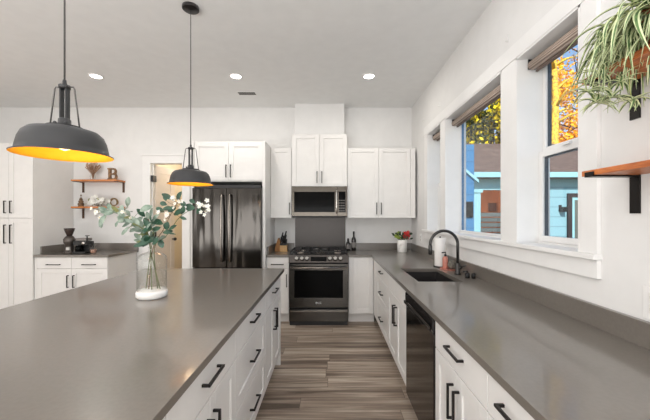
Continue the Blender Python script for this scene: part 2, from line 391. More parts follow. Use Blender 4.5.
def front(fr, P, u0, u1, z0, z1, style, parent, nm, rail=.058, m=None):
    """P is the outer plane; the front is 20 mm thick"""
    g = .0015; u0 += g; u1 -= g; z0 += g; z1 -= g; mb = MB()
    if style == 'slab': bx(mb, fr, P, u0, u1, -.019, 0, z0, z1)
    else:
        bx(mb, fr, P, u0+rail-.004, u1-rail+.004, -.019, -.009, z0+rail-.004, z1-rail+.004)
        bx(mb, fr, P, u0, u0+rail, -.019, 0, z0, z1); bx(mb, fr, P, u1-rail, u1, -.019, 0, z0, z1)
        bx(mb, fr, P, u0+rail, u1-rail, -.019, 0, z0, z0+rail); bx(mb, fr, P, u0+rail, u1-rail, -.019, 0, z1-rail, z1)
    return mb.build(nm, m or CAB, parent, .0018)
def cabinet(name, label, fr, P, u0, u1, z0, z1, depth, fronts, group, toe=True, hollow=False, floor_z=0.0):
    """fronts: (kind, u0, u1, z0, z1, style, handle) with handle (uc, zc, L, vertical) or None"""
    uc = (u0+u1)/2; e = .0008
    base = {'F': (uc, P, 0), 'A': (P, uc, 0), 'I': (P, uc, 0)}[fr]
    t = thing(name, label, 'cabinet', (base[0], base[1], 0 if toe else z0), group)
    mb = MB(); a, b = u0+e, u1-e
    if hollow:
        bx(mb, fr, P, a, a+.018, -depth, -.02, z0, z1); bx(mb, fr, P, b-.018, b, -depth, -.02, z0, z1)
        bx(mb, fr, P, a+.018, b-.018, -depth, -.02, z0, z0+.018); bx(mb, fr, P, a+.018, b-.018, -depth, -depth+.01, z0, z1)
        bx(mb, fr, P, a+.018, b-.018, -.04, -.02, z1-.03, z1)
    else: bx(mb, fr, P, a, b, -depth, -.02, z0, z1)
    mb.build('carcass', CAB, t, .001)
    if toe:
        mb = MB(); bx(mb, fr, P, a, b, -.10, -.08, .001, z0-.0005); mb.build('toe_kick', CABDARK, t)
    for f in fronts:
        kind, fa, fb, za, zb, st, h = f
        d = front(fr, P, fa, fb, za, zb, st, t, kind)
        if h:
            for hh in (h if isinstance(h, list) else [h]): handle(fr, P, *hh, d)
    return t
UB, UT = 1.358, 2.325
BZ = .129; BT = CT-.0305     # base cabinets end under the 30 mm slab
GU = 'white upper cabinets along the back wall'; GB = 'white base cabinets of the right-hand run'; GI = 'white island cabinets facing the aisle'
# --- uppers
def hp(u, z, L=.16): return (u, z, L, True)
YU = 4.34
yd = WY-.002
cabinet('wall_cabinet', 'narrow single-door white wall cabinet between fridge and microwave', 'F', YU, -.818, -.525, UB, UT, yd-YU,
        [('door', -.818, -.531, UB, UT, 'shaker', hp(-.557, UB+.13))], GU, toe=False)
cabinet('wall_cabinet', 'two-door white wall cabinet directly above the microwave', 'F', 4.31, -.522, .234, 1.79, 2.505, yd-4.31,
        [('door', -.522, -.144, 1.79, 2.505, 'shaker', hp(-.177, 1.915)), ('door', -.144, .234, 1.79, 2.505, 'shaker', hp(-.111, 1.915))], GU, toe=False)
cabinet('wall_cabinet', 'wide two-door white wall cabinet above the marble vase, right of the microwave', 'F', YU, .238, 1.178, UB, UT, yd-YU,
        [('door', .238, .672, UB, UT, 'shaker', hp(.64, UB+.13)), ('door', .672, 1.108, UB, UT, 'shaker', hp(.704, UB+.13)), ('filler', 1.108, 1.178, UB, UT, 'slab', None)], GU, toe=False)
cabinet('wall_cabinet', 'deep two-door white cabinet above the refrigerator', 'F', 4.0, -1.724, -.858, 1.825, UT+.01, yd-4.0,
        [('door', -1.724, -1.287, 1.84, UT, 'shaker', hp(-1.315, 1.955)), ('door', -1.287, -.858, 1.84, UT, 'shaker', hp(-1.258, 1.955))], GU, toe=False)
for x0, x1, lb in ((-1.746, -1.726, 'tall white end panel on the left side of the refrigerator by the doorway'), (-.856, -.820, 'tall white end panel on the right side of the refrigerator by the knife block')):
    tag(MB().box(x0, x1, 3.985, yd, .001, UT+.01).build('end_panel', CAB, None, .002, ((x0+x1)/2, 4.3, 0)), lb, 'panel', 'refrigerator end panels')
tag(MB().box(-.505, .205, 4.50, WY-.001, 2.507, CEIL-.001).build('vent_chase', WALL, None, .001, (-.15, 4.6, 2.507)), 'white boxed vent chase between the microwave cabinet and the ceiling', 'duct cover')
# --- base, back wall
PB = 4.05
cabinet('base_cabinet', 'narrow white base cabinet left of the range with drawer over door', 'F', PB, -.818, -.527, BZ, BT, yd-PB,
        [('drawer', -.818, -.531, .715, BT, 'slab', (-.675, .765, .16, False)), ('door', -.818, -.531, BZ, .712, 'shaker', hp(-.557, .555))], GB.replace('right-hand run', 'back wall'))
cabinet('base_cabinet', 'plain white corner base cabinet right of the range without any handle', 'F', PB, .240, .578, BZ, BT, yd-PB,
        [('filler', .240, .296, BZ, BT, 'slab', None), ('door', .296, .556, BZ, BT, 'shaker', None)], GB.replace('right-hand run', 'back wall'))
# --- right run (faces the aisle, plane x = .56)
PR = .56; dR = WX-.003-PR
def drawers3(ua, ub, L=.16):
    c = (ua+ub)/2
    return [('drawer', ua, ub, .69, BT, 'slab', (c, .775, L, False)), ('drawer', ua, ub, .41, .688, 'shaker', (c, .55, L, False)), ('drawer', ua, ub, BZ, .408, 'shaker', (c, .27, L, False))]
def drawer_doors(ua, ub, dummy=False):
    c = (ua+ub)/2
    r = [('drawer_front' if dummy else 'drawer', ua, ub, .69, BT, 'slab', None if dummy else (c, .775, .16, False))]
    r += [('door', ua, c, BZ, .688, 'shaker', hp(c-.032, .545)), ('door', c, ub, BZ, .688, 'shaker', hp(c+.032, .545))]
    return r
cabinet('base_cabinet', 'white three-drawer base cabinet in the far corner of the right run', 'A', PR, 3.04, 4.03, BZ, BT, dR-.001,
        drawers3(3.04, 3.76)+[('filler', 3.76, 4.03, BZ, BT, 'slab', None)], GB)
cabinet('base_cabinet', 'white two-door sink base cabinet between drawer stack and dishwasher', 'A', PR, 2.29, 3.038, BZ, BT, dR-.001, drawer_doors(2.29, 3.038, True), GB, hollow=True)
cabinet('base_cabinet', 'white base cabinet just right of the dishwasher with one drawer over two doors', 'A', PR, 1.12, 1.676, BZ, BT, dR-.001, drawer_doors(1.12, 1.676), GB)
cabinet('base_cabinet', 'nearest white base cabinet of the right run, cut by the bottom edge of the photo', 'A', PR, .76, 1.118, BZ, BT, dR-.001, drawers3(.76, 1.118), GB)
cabinet('base_cabinet', 'white base cabinet of the right run beside the photographer', 'A', PR, 0.0, .758, BZ, BT, dR-.001, drawer_doors(0, .758), GB)
# --- island (faces the aisle, plane x = -.46)
PI_ = -.46; dI = .62
cabinet('island_cabinet', 'far white island cabinet nearest the range, one drawer over paired doors', 'I', PI_, 2.24, 2.92, BZ-.03, BT, dI, drawer_doors(2.24, 2.92), GI)
cabinet('island_cabinet', 'middle white island cabinet with a stack of three drawers', 'I', PI_, 1.532, 2.238, BZ-.03, BT, dI, drawers3(1.532, 2.238), GI)
cabinet('island_cabinet', 'near white island cabinet at the bottom edge of the photo, drawer over doors', 'I', PI_, .885, 1.53, BZ-.03, BT, dI, drawer_doors(.885, 1.53), GI)
cabinet('island_cabinet', 'white island cabinet closest to the photographer, largely out of the picture', 'I', PI_, .42, .883, BZ-.03, BT, dI, drawers3(.42, .883), GI)
tag(MB().box(-1.082, PI_, 2.9215, 2.94, .001, BT).build('island_end_panel', CAB, None, .002, (-.8, 2.93, 0)), 'white end panel closing the far end of the island by the range', 'panel')
tag(MB().box(-1.46, -1.086, .42, 2.94, .001, BT).build('knee_wall', CAB, None, .002, (-1.2, 1.6, 0)), 'white knee wall under the left side of the grey island top', 'panel')
# --- coffee station
GC = 'white cabinets of the coffee corner'
ca, cb, cm = -3.77, -2.86, -3.325
cabinet('base_cabinet', 'white base cabinet under the coffee grinder with two drawers over two doors', 'F', PB, -3.798, cb, BZ, BT, yd-PB,
        [('filler', -3.798, ca, BZ, BT, 'slab', None), ('drawer', ca, cm, .71, BT, 'slab', ((ca+cm)/2, .762, .17, False)), ('drawer', cm, cb, .71, BT, 'slab', ((cm+cb)/2, .762, .17, False)),
         ('door', ca, cm, BZ, .707, 'shaker', hp(cm-.038, .545)), ('door', cm, cb, BZ, .707, 'shaker', hp(cm+.038, .545))], GC)
pm = -4.11
cabinet('pantry_cabinet', 'tall white pantry cabinet at the left edge with upper and lower doors', 'F', 4.03, -4.42, -3.802, BZ, 2.32, yd-4.03,
        [('door', -4.42, pm, 1.36, 2.32, 'shaker', hp(pm-.038, 1.5)), ('door', pm, -3.802, 1.36, 2.32, 'shaker', hp(pm+.038, 1.5)),
         ('door', -4.42, pm, BZ, 1.355, 'shaker', (pm-.038, 1.155, .24, True)), ('door', pm, -3.802, BZ, 1.355, 'shaker', (pm+.038, 1.155, .24, True))], GC)

# ------------------------------------------------------------------ worktops
def slab(mb, x0, x1, y0, y1): return mb.box(x0, x1, y0, y1, CT-.03, CT)
SX0, SX1, SY0, SY1 = .675, 1.015, 2.40, 3.0
t = thing('countertop', 'long L-shaped grey quartz countertop along the right wall with the sink', 'countertop', (.87, 2.3, CT-.03))
mb = MB()
pts_out = [(.532, -.1), (WX-.002, -.1), (WX-.002, WY-.002), (.238, WY-.002), (.238, 4.03), (.532, 4.03)]
def flat(mb, z0, z1):
    # L shape with a rectangular hole, built from quads on a shared grid
    xs = [.238, .532, SX0, SX1, WX-.002]; yy = [-.1, SY0, SY1, 4.03, WY-.002]
    V = {}
    def v(i, j, z):
        if (i, j, z) not in V: V[(i, j, z)] = mb.bm.verts.new((xs[i], yy[j], z))
        return V[(i, j, z)]
    def inside(i, j):
        if i < 0 or j < 0 or i > 3 or j > 3: return False
        if i == 0 and j < 3: return False
        return not (i == 2 and j == 1)
    for i in range(4):
        for j in range(4):
            if not inside(i, j): continue
            mb.bm.faces.new([v(i, j, z1), v(i+1, j, z1), v(i+1, j+1, z1), v(i, j+1, z1)])
            mb.bm.faces.new([v(i, j, z0), v(i, j+1, z0), v(i+1, j+1, z0), v(i+1, j, z0)])
            if not inside(i-1, j): mb.bm.faces.new([v(i, j, z0), v(i, j, z1), v(i, j+1, z1), v(i, j+1, z0)])
            if not inside(i+1, j): mb.bm.faces.new([v(i+1, j, z0), v(i+1, j+1, z0), v(i+1, j+1, z1), v(i+1, j, z1)])
            if not inside(i, j-1): mb.bm.faces.new([v(i, j, z0), v(i+1, j, z0), v(i+1, j, z1), v(i, j, z1)])
            if not inside(i, j+1): mb.bm.faces.new([v(i, j+1, z0), v(i, j+1, z1), v(i+1, j+1, z1), v(i+1, j+1, z0)])
flat(mb, CT-.03, CT)
mb.build('slab', QUARTZ, t, .0015)
MB().box(WX-.024, WX-.002, -.1, WY-.026, CT+.0002, CT+.1).build('backsplash', QUARTZ, t, .0015)
MB().box(.238, WX-.002, WY-.024, WY-.002, CT+.0002, CT+.1).build('backsplash', QUARTZ, t, .0015)
t = thing('countertop', 'short grey countertop with the knife block, left of the range', 'countertop', (-.67, 4.35, CT-.03))
slab(MB(), -.818, -.525, 4.03, WY-.002).build('slab', QUARTZ, t, .0015)
MB().box(-.795, -.525, WY-.024, WY-.002, CT+.0002, CT+.1).build('backsplash', QUARTZ, t, .0015)
MB().box(-.818, -.796, 4.08, WY-.002, CT+.0002, CT+.1).build('backsplash', QUARTZ, t, .0015)
t = thing('countertop', 'brownish grey countertop of the coffee corner beside the tall pantry', 'countertop', (-3.3, 4.35, CT-.03))
slab(MB(), -3.80, -2.835, 4.03, WY-.002).build('slab', QUARTZ, t, .0015)
MB().box(-3.776, -2.835, WY-.024, WY-.002, CT+.0002, CT+.1).build('backsplash', QUARTZ, t, .0015)
MB().box(-3.80, -3.777, 4.13, WY-.002, CT+.0002, CT+.1).build('backsplash', QUARTZ, t, .0015)
tag(slab(MB(), -1.77, -.436, .30, 3.0).build('island_countertop', QUARTZ, None, .0015, (-1.1, 1.65, CT-.03)), 'large polished grey quartz island top carrying the flower vase', 'countertop')

# ------------------------------------------------------------------ sink and tap
SINKM = mat('black_sink_composite', rgb(44, 42, 42), .35)
t = thing('sink', 'black rectangular undermount sink set in the right countertop', 'sink', (.845, 2.7, CT-.24))
mb = MB(); zt, zb, k_ = CT-.031, CT-.23, .012
mb.box(SX0-.01, SX0, SY0-.01, SY1+.01, zb, zt).box(SX1, SX1+.01, SY0-.01, SY1+.01, zb, zt).box(SX0, SX1, SY0-.01, SY0, zb, zt).box(SX0, SX1, SY1, SY1+.01, zb, zt).box(SX0-.01, SX1+.01, SY0-.01, SY1+.01, zb-.01, zb)
mb.build('basin', SINKM, t)
MB().lathe([(0, 0), (.03, 0), (.042, .004), (.045, 0)], (.845, 2.7, zb+.001)).build('drain', CHROME, t)
FAUC = mat('gunmetal', rgb(70, 69, 68), .3, .8)
fx, fy = 1.095, 2.70
t = thing('faucet', 'tall dark gooseneck kitchen faucet behind the sink', 'faucet', (fx, fy, CT))
MB().lathe([(0, 0), (.027, 0), (.027, .008), (.021, .012), (.021, .085), (.015, .1), (0, .1)], (fx, fy, CT+.0005), 24).build('base', FAUC, t)
R = .118; pts = [(fx, fy, CT+.09), (fx, fy, CT+.255)]
for i in range(1, 17):
    a = PI*i/16*1.03; pts.append((fx-R+R*math.cos(a), fy, CT+.255+R*math.sin(a)))
MB().tube(pts, .0125, 14).build('spout', FAUC, t)
e = Vector(pts[-1]); d = (Vector(pts[-1])-Vector(pts[-2])).normalized()
MB().tube([e-d*.01, e, e+d*.07, e+d*.075], [.0125, .0165, .0175, .014], 14).build('spray_head', FAUC, t)
MB().tube([(fx, fy, CT+.06), (fx+.028, fy-.012, CT+.062)], .016, 12).tube([(fx+.026, fy-.012, CT+.062), (fx+.045, fy-.055, CT+.085)], [.008, .006], 10).build('lever', FAUC, t)
t = thing('soap_dispenser', 'short black soap pump beside the faucet base', 'soap dispenser', (1.11, 2.545, CT))
MB().lathe([(0, 0), (.018, 0), (.018, .035), (.012, .04), (0, .04)], (1.11, 2.545, CT+.0005), 16).build('body', BLACKM, t)
MB().tube([(1.11, 2.545, CT+.036), (1.11, 2.545, CT+.052)], .006).tube([(1.115, 2.545, CT+.05), (1.075, 2.545, CT+.053)], .006).build('pump', BLACKM, t)
t = thing('air_gap', 'black cylindrical air gap cap on the counter right of the soap pump', 'air gap', (1.148, 2.52, CT))
MB().lathe([(0, 0), (.016, 0), (.016, .036), (.013, .041), (0, .041)], (1.148, 2.52, CT+.0005), 16).build('cap', BLACKM, t)
# towel roll etc.
PAPER = mat('paper_towel', rgb(236, 234, 230), .9, bump=.3, bscale=60)
c_ = (1.085, 3.10, CT+.0005)
t = thing('paper_towel_roll', 'upright white paper towel roll behind the faucet', 'paper towel', c_)
MB().lathe([(0, 0), (.065, 0), (.065, .008), (0, .008)], c_, 24).build('base', BLACKM, t)
MB().lathe([(.018, .01), (.052, .01), (.054, .014), (.054, .28), (.052, .284), (.018, .284)], c_, 28, close=True).build('paper_roll', PAPER, t)
MB().tube([(c_[0], c_[1], CT+.008), (c_[0], c_[1], CT+.3)], .008).build('rod', BLACKM, t)
CORAL = mat('coral_plastic', rgb(200, 132, 116), .4)
tag(MB().lathe([(0, 0), (.075, 0), (.08, .009), (.076, .009), (.07, .005), (0, .006)], (1.112, 2.95, CT+.0005), 28).build('tray', CORAL, None, 0, (1.112, 2.95, CT)), 'small round coral tray behind the faucet holding soap bottle and scrubber', 'tray')
t = thing('soap_bottle', 'coral soap bottle with black pump next to the paper towels', 'soap bottle', (1.085, 2.965, CT+.007))
MB().lathe([(0, 0), (.023, 0), (.025, .004), (.025, .095), (.018, .11), (.01, .114), (0, .114)], (1.085, 2.965, CT+.007), 20).build('bottle', CORAL, t)
MB().lathe([(0, .114), (.012, .114), (.012, .13), (.004, .132), (.004, .152), (0, .152)], (1.085, 2.965, CT+.007), 14).tube([(1.087, 2.965, CT+.158), (1.05, 2.955, CT+.155)], .006).build('pump', BLACKM, t)
t = thing('scrubber', 'round grey ribbed scrubber on the coral tray behind the faucet', 'scrubber', (1.136, 2.93, CT+.007))
MB().lathe([(0, 0), (.025, .002), (.038, .02), (.042, .04), (.036, .06), (.024, .072), (.02, .078), (0, .078)], (1.136, 2.93, CT+.007), 24).build('scrub_head', mat('grey_bristle', rgb(128, 124, 114), .8, bump=.8, bscale=120, col2=rgb(84, 80, 74), vscale=60), t)

# ------------------------------------------------------------------ dishwasher
t = thing('dishwasher', 'black stainless dishwasher between the sink cabinet and near drawers', 'dishwasher', (.6, 1.98, 0))
DW0, DW1 = 1.68, 2.287
DWM = mat('dishwasher_steel', rgb(84, 80, 77), .11, 1, bump=.05, bscale=3, bstretch=(1, .6, 8))
MB().box(.585, 1.19, DW0+.002, DW1-.002, .1, BT-.002).build('tub', BLACKM, t)
MB().box(.552, .584, DW0+.003, DW1-.003, .105, .752).build('door', DWM, t, .003)
MB().prism([(.552, .756), (.584, .756), (.584, BT-.004), (.567, BT-.004), (.545, .83), (.545, .78)], 'y', DW0+.003, DW1-.003).build('control_panel', mat('gloss_black', rgb(24, 23, 24), .15), t, .002)
MB().box(.528, .538, DW0+.03, DW1-.03, .765, .785).box(.538, .552, DW0+.03, DW0+.05, .765, .785).box(.538, .552, DW1-.05, DW1-.03, .765, .785).build('handle', DWM, t, .002)
MB().box(.63, .65, DW0+.003, DW1-.003, .001, .098).build('toe_kick', BLACKM, t)

# ------------------------------------------------------------------ range
RX0, RX1 = -.521, .233; RC = (RX0+RX1)/2; FYR = 4.0
t = thing('range', 'black stainless gas range with oven between the white base cabinets', 'stove', (RC, 4.3, 0))
MB().box(RX0, RX1, 4.061, 4.64, .05, CT-.012).box(RX0, RX1, 4.03, 4.061, .05, .789).build('body', BLACKM, t)
MB().box(RX0, RX1, 4.0605, 4.64, CT-.011, CT+.008).build('cooktop', mat('black_enamel', rgb(40, 38, 38), .25, .4), t, .003)
cp = MB().prism([(3.966, .79), (4.06, .79), (4.06, CT+.006), (3.996, CT+.006), (3.958, .80)], 'x', RX0, RX1).build('control_panel', mat('control_steel', rgb(74, 70, 67), .25, 1), t, .002)
for dx in (-.276, -.21, -.146, .144, .211, .276):
    kb = MB().tube([(RC+dx, 3.978, .843), (RC+dx, 3.974, .845), (RC+dx, 3.948, .857), (RC+dx, 3.946, .858)], [.029, .028, .023, .019], 20).build('knob', mat('knob_steel', rgb(150, 147, 142), .25, 1), cp)
MB().hexa([(RC-.1, 3.958, .82), (RC+.1, 3.958, .82), (RC+.1, 3.99, .82), (RC-.1, 3.99, .82), (RC-.1, 3.976, .868), (RC+.1, 3.976, .868), (RC+.1, 3.998, .868), (RC-.1, 3.998, .868)]).build('display', DGLASS, cp)
dr_ = MB()
zz0, zz1 = .232, .778
for a in ((RX0+.004, RX1-.004, zz0, .35), (RX0+.004, RX1-.004, .70, zz1), (RX0+.004, RX0+.07, .35, .70), (RX1-.07, RX1-.004, .35, .70)):
    dr_.box(a[0], a[1], 3.975, 4.028, a[2], a[3])
od = dr_.build('oven_door', DSTEEL, t, .002)
MB().box(RX0+.066, RX1-.066, 3.981, 4.027, .346, .704).build('oven_window', DGLASS, od)
hb = MB().tube([(RX0+.02, 3.935, .735), (RX1-.02, 3.935, .735)], .014, 14)
for x in (RX0+.035, RX1-.035): hb.tube([(x, 3.935, .735), (x, 3.976, .735)], .01, 10)
hb.build('handle', mat('handle_steel', rgb(140, 134, 128), .22, 1), od)
lg = mat('badge_silver', rgb(205, 205, 205), .35, .3)
text_mesh('LG', .034, .002, Matrix.Translation((RC+.014, 3.9735, .288)) @ Matrix.Rotation(PI/2, 4, 'X'), 'emblem', lg, od)
MB().lathe([(0, 0), (.013, 0), (.013, -.002), (0, -.002)], (RC-.026, 3.975, .288), 20, axis='y').build('emblem', lg, od)
dw = MB().box(RX0+.004, RX1-.004, 3.975, 4.028, .055, .205).build('warming_drawer', DSTEEL, t, .002)
MB().box(RX0+.02, RX1-.02, 3.955, 3.975, .178, .196).build('handle', MATS['handle_steel'], dw, .003)
MB().box(RX0+.01, RX1-.01, 3.99, 4.03, .002, .05).build('kick_plate', BLACKM, t)
for gx in (RC-.245, RC, RC+.245):   # cast-iron grates and burners
    g = MB(); w_ = .118; y0, y1 = 4.075, 4.58; z = CT+.04; r_ = .006
    for x in (gx-w_, gx+w_): g.box(x-r_, x+r_, y0, y1, z-.008, z+.006)
    for y in (y0, (y0+y1)/2, y1-.012): g.box(gx-w_, gx+w_, y, y+.012, z-.008, z+.006)
    g.box(gx-r_, gx+r_, y0, y1, z-.008, z+.008)
    for x in (gx-w_, gx+w_):
        for y in (y0+.006, y1-.006): g.box(x-r_, x+r_, y-r_, y+r_, CT+.008, z-.008)
    g.build('grate', IRON, t)
    for y in ((4.18, 4.45) if gx != RC else (4.32,)):
        MB().lathe([(0, .022), (.03, .022), (.034, .016), (.04, .012), (.045, 0)], (gx, y, CT+.009), 24).build('burner', mat('burner_metal', rgb(150, 140, 132), .3, .9), t)
MB().box(RC-.09, RC+.09, 4.6, 4.638, CT+.009, CT+.03).build('rear_vent', DSTEEL, t, .002)
tag(MB().box(RX0+.004, RX1-.004, WY-.008, WY-.0005, CT+.002, 1.40).build('splash_panel', mat('bronze_panel', rgb(62, 59, 57), .33, .8), None, 0, (RC, WY, CT)), 'dark steel splash panel on the wall behind the range', 'panel')

# ------------------------------------------------------------------ microwave
MZ0, MZ1, MY = 1.372, 1.785, 4.25
BRON = mat('bronze_steel', rgb(84, 79, 73), .22, 1)
t = thing('microwave', 'bronze stainless microwave mounted above the range', 'microwave', (RC, 4.4, MZ0))
MB().box(RX0+.004, RX1-.004, MY+.03, WY-.002, MZ0, MZ1).build('body', BLACKM, t)
mb = MB(); a0, a1, b0, b1 = RX0+.004, RX1-.13, MZ0+.012, MZ1
mb.box(a0, a1, MY, MY+.028, b0, b0+.055).box(a0, a1, MY, MY+.028, b1-.075, b1).box(a0, a0+.035, MY, MY+.028, b0+.055, b1-.075).box(a1-.04, a1, MY, MY+.028, b0+.055, b1-.075)
d = mb.build('door', BRON, t, .002)
MB().box(a0+.033, a1-.038, MY+.004, MY+.026, b0+.053, b1-.073).build('door_glass', DGLASS, d)
pts = [(a1-.015, MY-.002, b0+.04)]+[(a1-.015, MY-.03-.012*math.sin(PI*i/8), b0+.05+.29*i/8) for i in range(9)]+[(a1-.015, MY-.002, b0+.35)]
MB().tube(pts, .009, 12).build('handle', CHROME, d)
c = MB().box(a1+.002, RX1-.004, MY, MY+.028, b0, b1).build('control_panel', BRON, t, .002)
MB().box(a1+.014, RX1-.022, MY-.002, MY, b0+.05, b1-.07).build('keypad', DGLASS, c)
for i in range(3):
    for j in range(5): MB().box(a1+.02+i*.028, a1+.038+i*.028, MY-.0035, MY-.002, b0+.065+j*.035, b0+.078+j*.035).build('key', mat('key_grey', rgb(120, 116, 112), .5), c)
MB().box(a0+.03, RX1-.03, MY+.03, MY+.2, MZ0-.008, MZ0-.001).build('grille', IRON, t)

# ------------------------------------------------------------------ refrigerator
FX0, FX1, FY = -1.720, -.860, 3.93
t = thing('refrigerator', 'dark stainless French-door refrigerator with wavy reflections', 'refrigerator', ((FX0+FX1)/2, 4.3, 0))
MB().box(FX0+.004, FX1-.004, 3.99, 4.64, .02, 1.735).build('body', mat('fridge_side', rgb(52, 50, 50), .5), t)
fm = (FX0+FX1)/2
for x0, x1, hx_ in ((FX0, fm-.002, fm-.05), (fm+.002, FX1, fm+.05)):
    d = MB().box(x0, x1, FY, 3.985, .74, 1.735).build('door', FRIDGE, t, .006)
    pts = [(hx_, FY-.001, .82)]+[(hx_, FY-.045-.012*math.sin(PI*i/10), .83+.81*i/10) for i in range(11)]+[(hx_, FY-.001, 1.65)]
    MB().tube(pts, .012, 12).build('handle', MATS['handle_steel'], d)
d = MB().box(FX0, FX1, FY, 3.985, .06, .735).build('freezer_drawer', FRIDGE, t, .006)
MB().tube([(FX0+.08, FY-.001, .66), (FX0+.08, FY-.045, .66), (FX1-.08, FY-.045, .66), (FX1-.08, FY-.001, .66)], .012, 12).build('handle', MATS['handle_steel'], d)
MB().box(FX0+.01, FX1-.01, 3.97, 4.1, 1.737, 1.775).build('gap_shade', BLACKM, t)  # black strip standing in for the shade in the gap above the doors
MB().box(FX0+.03, FX1-.03, 3.99, 4.5, .001, .02).build('foot_rail', BLACKM, t)

# ------------------------------------------------------------------ pendants
def pendant(y, label):
    X = -1.070; Z0 = 1.628
    t = thing('pendant_lamp', label, 'pendant light', (X, y, Z0), 'charcoal pendant lamps above the island')
    o = (X, y, Z0)
    sh = MB().lathe([(.1635, 0), (.1645, .004), (.149, .011), (.146, .03), (.140, .058), (.130, .082), (.113, .098), (.08, .107), (.045, .110), (.0, .111)], o, 64).build('shade', PSHADE, t)
    MB().lathe([(.1635, 0), (.146, .008), (.143, .028), (.137, .055), (.127, .079), (.110, .094), (.079, .103), (.0, .104)], o, 64, ).build('shade_lining', GOLD, t)
    MB().lathe([(0, .109), (.060, .109), (.060, .117), (.03, .122), (.022, .124), (.021, .145), (.017, .15), (0, .15)], o, 28).build('socket_cap', PSHADE, t)
    for s in (-1, 1):
        MB().box(X+s*.0115-.003, X+s*.0115+.003, y-.010, y+.010, Z0+.12, Z0+.285).build('strut', PSHADE, t, .001)
        MB().tube([(X+s*.008, y, Z0+.278), (X+s*.036, y, Z0+.276), (X+s*.040, y, Z0+.268), (X+s*.060, y, Z0+.115)], .0028, 8).build('cage_rod', mat('grey_rod', rgb(92, 90, 88), .4, .6), t)
        MB().ball((X+s*.022, y-.02, Z0+.128), .007, seg=10).build('screw', PSHADE, t)
    MB().lathe([(0, .27), (.020, .27), (.020, .283), (.008, .287), (.006, .305), (0, .305)], o, 16).build('top_cap', PSHADE, t)
    MB().tube([(X, y, Z0+.3), (X, y, CEIL-.024)], .0032, 8).build('cord', mat('cord_grey', rgb(62, 60, 58), .6), t)
    MB().lathe([(0, -.026), (.055, -.026), (.062, -.02), (.062, -.0005), (0, -.0005)], (X, y, CEIL), 40).build('canopy', BLACK, t)
    MB().lathe([(0, .02), (.018, .026), (.03, .045), (.026, .066), (.014, .085), (.013, .098)], o, 20).build('bulb', mat('bulb_glow', (1, .7, .3), emit=(1, .5, .1), estr=.3), t)  # faint glow added to the bulb
    l = bpy.data.lights.new('lining_fill', 'POINT'); l.energy = 1.0; l.color = (1, .78, .5); l.shadow_soft_size = .05  # warm point lamp added inside the shade to brighten the gold lining
    lo = bpy.data.objects.new('lining_fill', l); lo.location = (0, 0, .012); lo.parent = t; C.objects.link(lo)
pendant(1.27, 'large near charcoal dome pendant with gold inside, hanging at upper left')
pendant(2.42, 'far charcoal dome pendant with gold inside, hanging before the refrigerator')
# ------------------------------------------------------------------ ceiling
LENS = mat('downlight_lens', (1, 1, 1), emit=(1, .97, .9), estr=9)
for x, y, lb in ((-2.686, 3.616, 'left recessed ceiling light, above the coffee corner'), (-1.08, 3.616, 'middle recessed ceiling light, in front of the refrigerator'), (.448, 3.616, 'right recessed ceiling light, near the window wall')):
    t = thing('recessed_light', lb, 'ceiling light', (x, y, CEIL), 'recessed ceiling lights')
    MB().lathe([(.058, -.0005), (.078, -.0005), (.076, -.006), (.06, -.009), (.058, -.004)], (x, y, CEIL), 36, close=True).build('trim_ring', TRIM, t)
    MB().lathe([(0, -.004), (.058, -.004), (.058, -.001), (0, -.001)], (x, y, CEIL), 36).build('lens', LENS, t)
    l = bpy.data.lights.new('downlight', 'AREA'); l.shape = 'DISK'; l.size = .11; l.energy = 5; l.color = (1, .95, .88)
    lo = bpy.data.objects.new('downlight', l); lo.location = (0, 0, -.012); lo.parent = t; C.objects.link(lo)
t = thing('ceiling_vent', 'small white slotted ceiling vent near the middle downlight', 'vent', (-1.085, 4.12, CEIL))
MB().box(-1.215, -.955, 4.06, 4.18, CEIL-.006, CEIL-.0005).build('frame', TRIM, t, .002)
mb = MB()
for i in range(3): mb.box(-1.195, -.975, 4.075+i*.032, 4.095+i*.032, CEIL-.0085, CEIL-.006)
mb.build('slots', mat('vent_slot', rgb(70, 68, 66), .7), t)

# ------------------------------------------------------------------ floating shelves
def lshelf(z, label):
    t = thing('wall_shelf', label, 'shelf', (-3.355, WY, z), 'orange wood shelves over the coffee corner')
    MB().box(-3.68, -3.03, WY-.2, WY-.006, z, z+.022).build('board', WOOD, t, .002)
    for x in (-3.655, -3.058):
        MB().box(x-.016, x+.016, WY-.0055, WY-.0005, z-.15, z+.02).box(x-.016, x+.016, WY-.19, WY-.0055, z-.006, z-.0005).build('bracket', RUST, t)
SZ1, SZ2 = 1.882, 1.498
lshelf(SZ1, 'upper orange wood shelf with the letter B, above the coffee corner')
lshelf(SZ2, 'lower orange wood shelf with white flowers, above the coffee corner')
def rshelf(z, label):
    t = thing('wall_shelf', label, 'shelf', (WX, .95, z), 'orange wood shelves on the window wall')
    MB().box(1.03, WX-.008, .55, 1.29, z, z+.022).build('board', WOODY, t, .002)
    for y in (1.245, .65):
        MB().box(WX-.0075, WX-.0005, y-.02, y+.02, z-.15, z+.02).box(1.026, WX-.0075, y-.02, y+.02, z-.006, z-.0005).box(1.022, 1.027, y-.02, y+.02, z-.006, z+.014).build('bracket', BLACK, t)
rshelf(1.918, 'high orange wood shelf on the window wall holding the trailing spider plant')
rshelf(1.545, 'lower empty orange wood shelf on the window wall at the right edge')

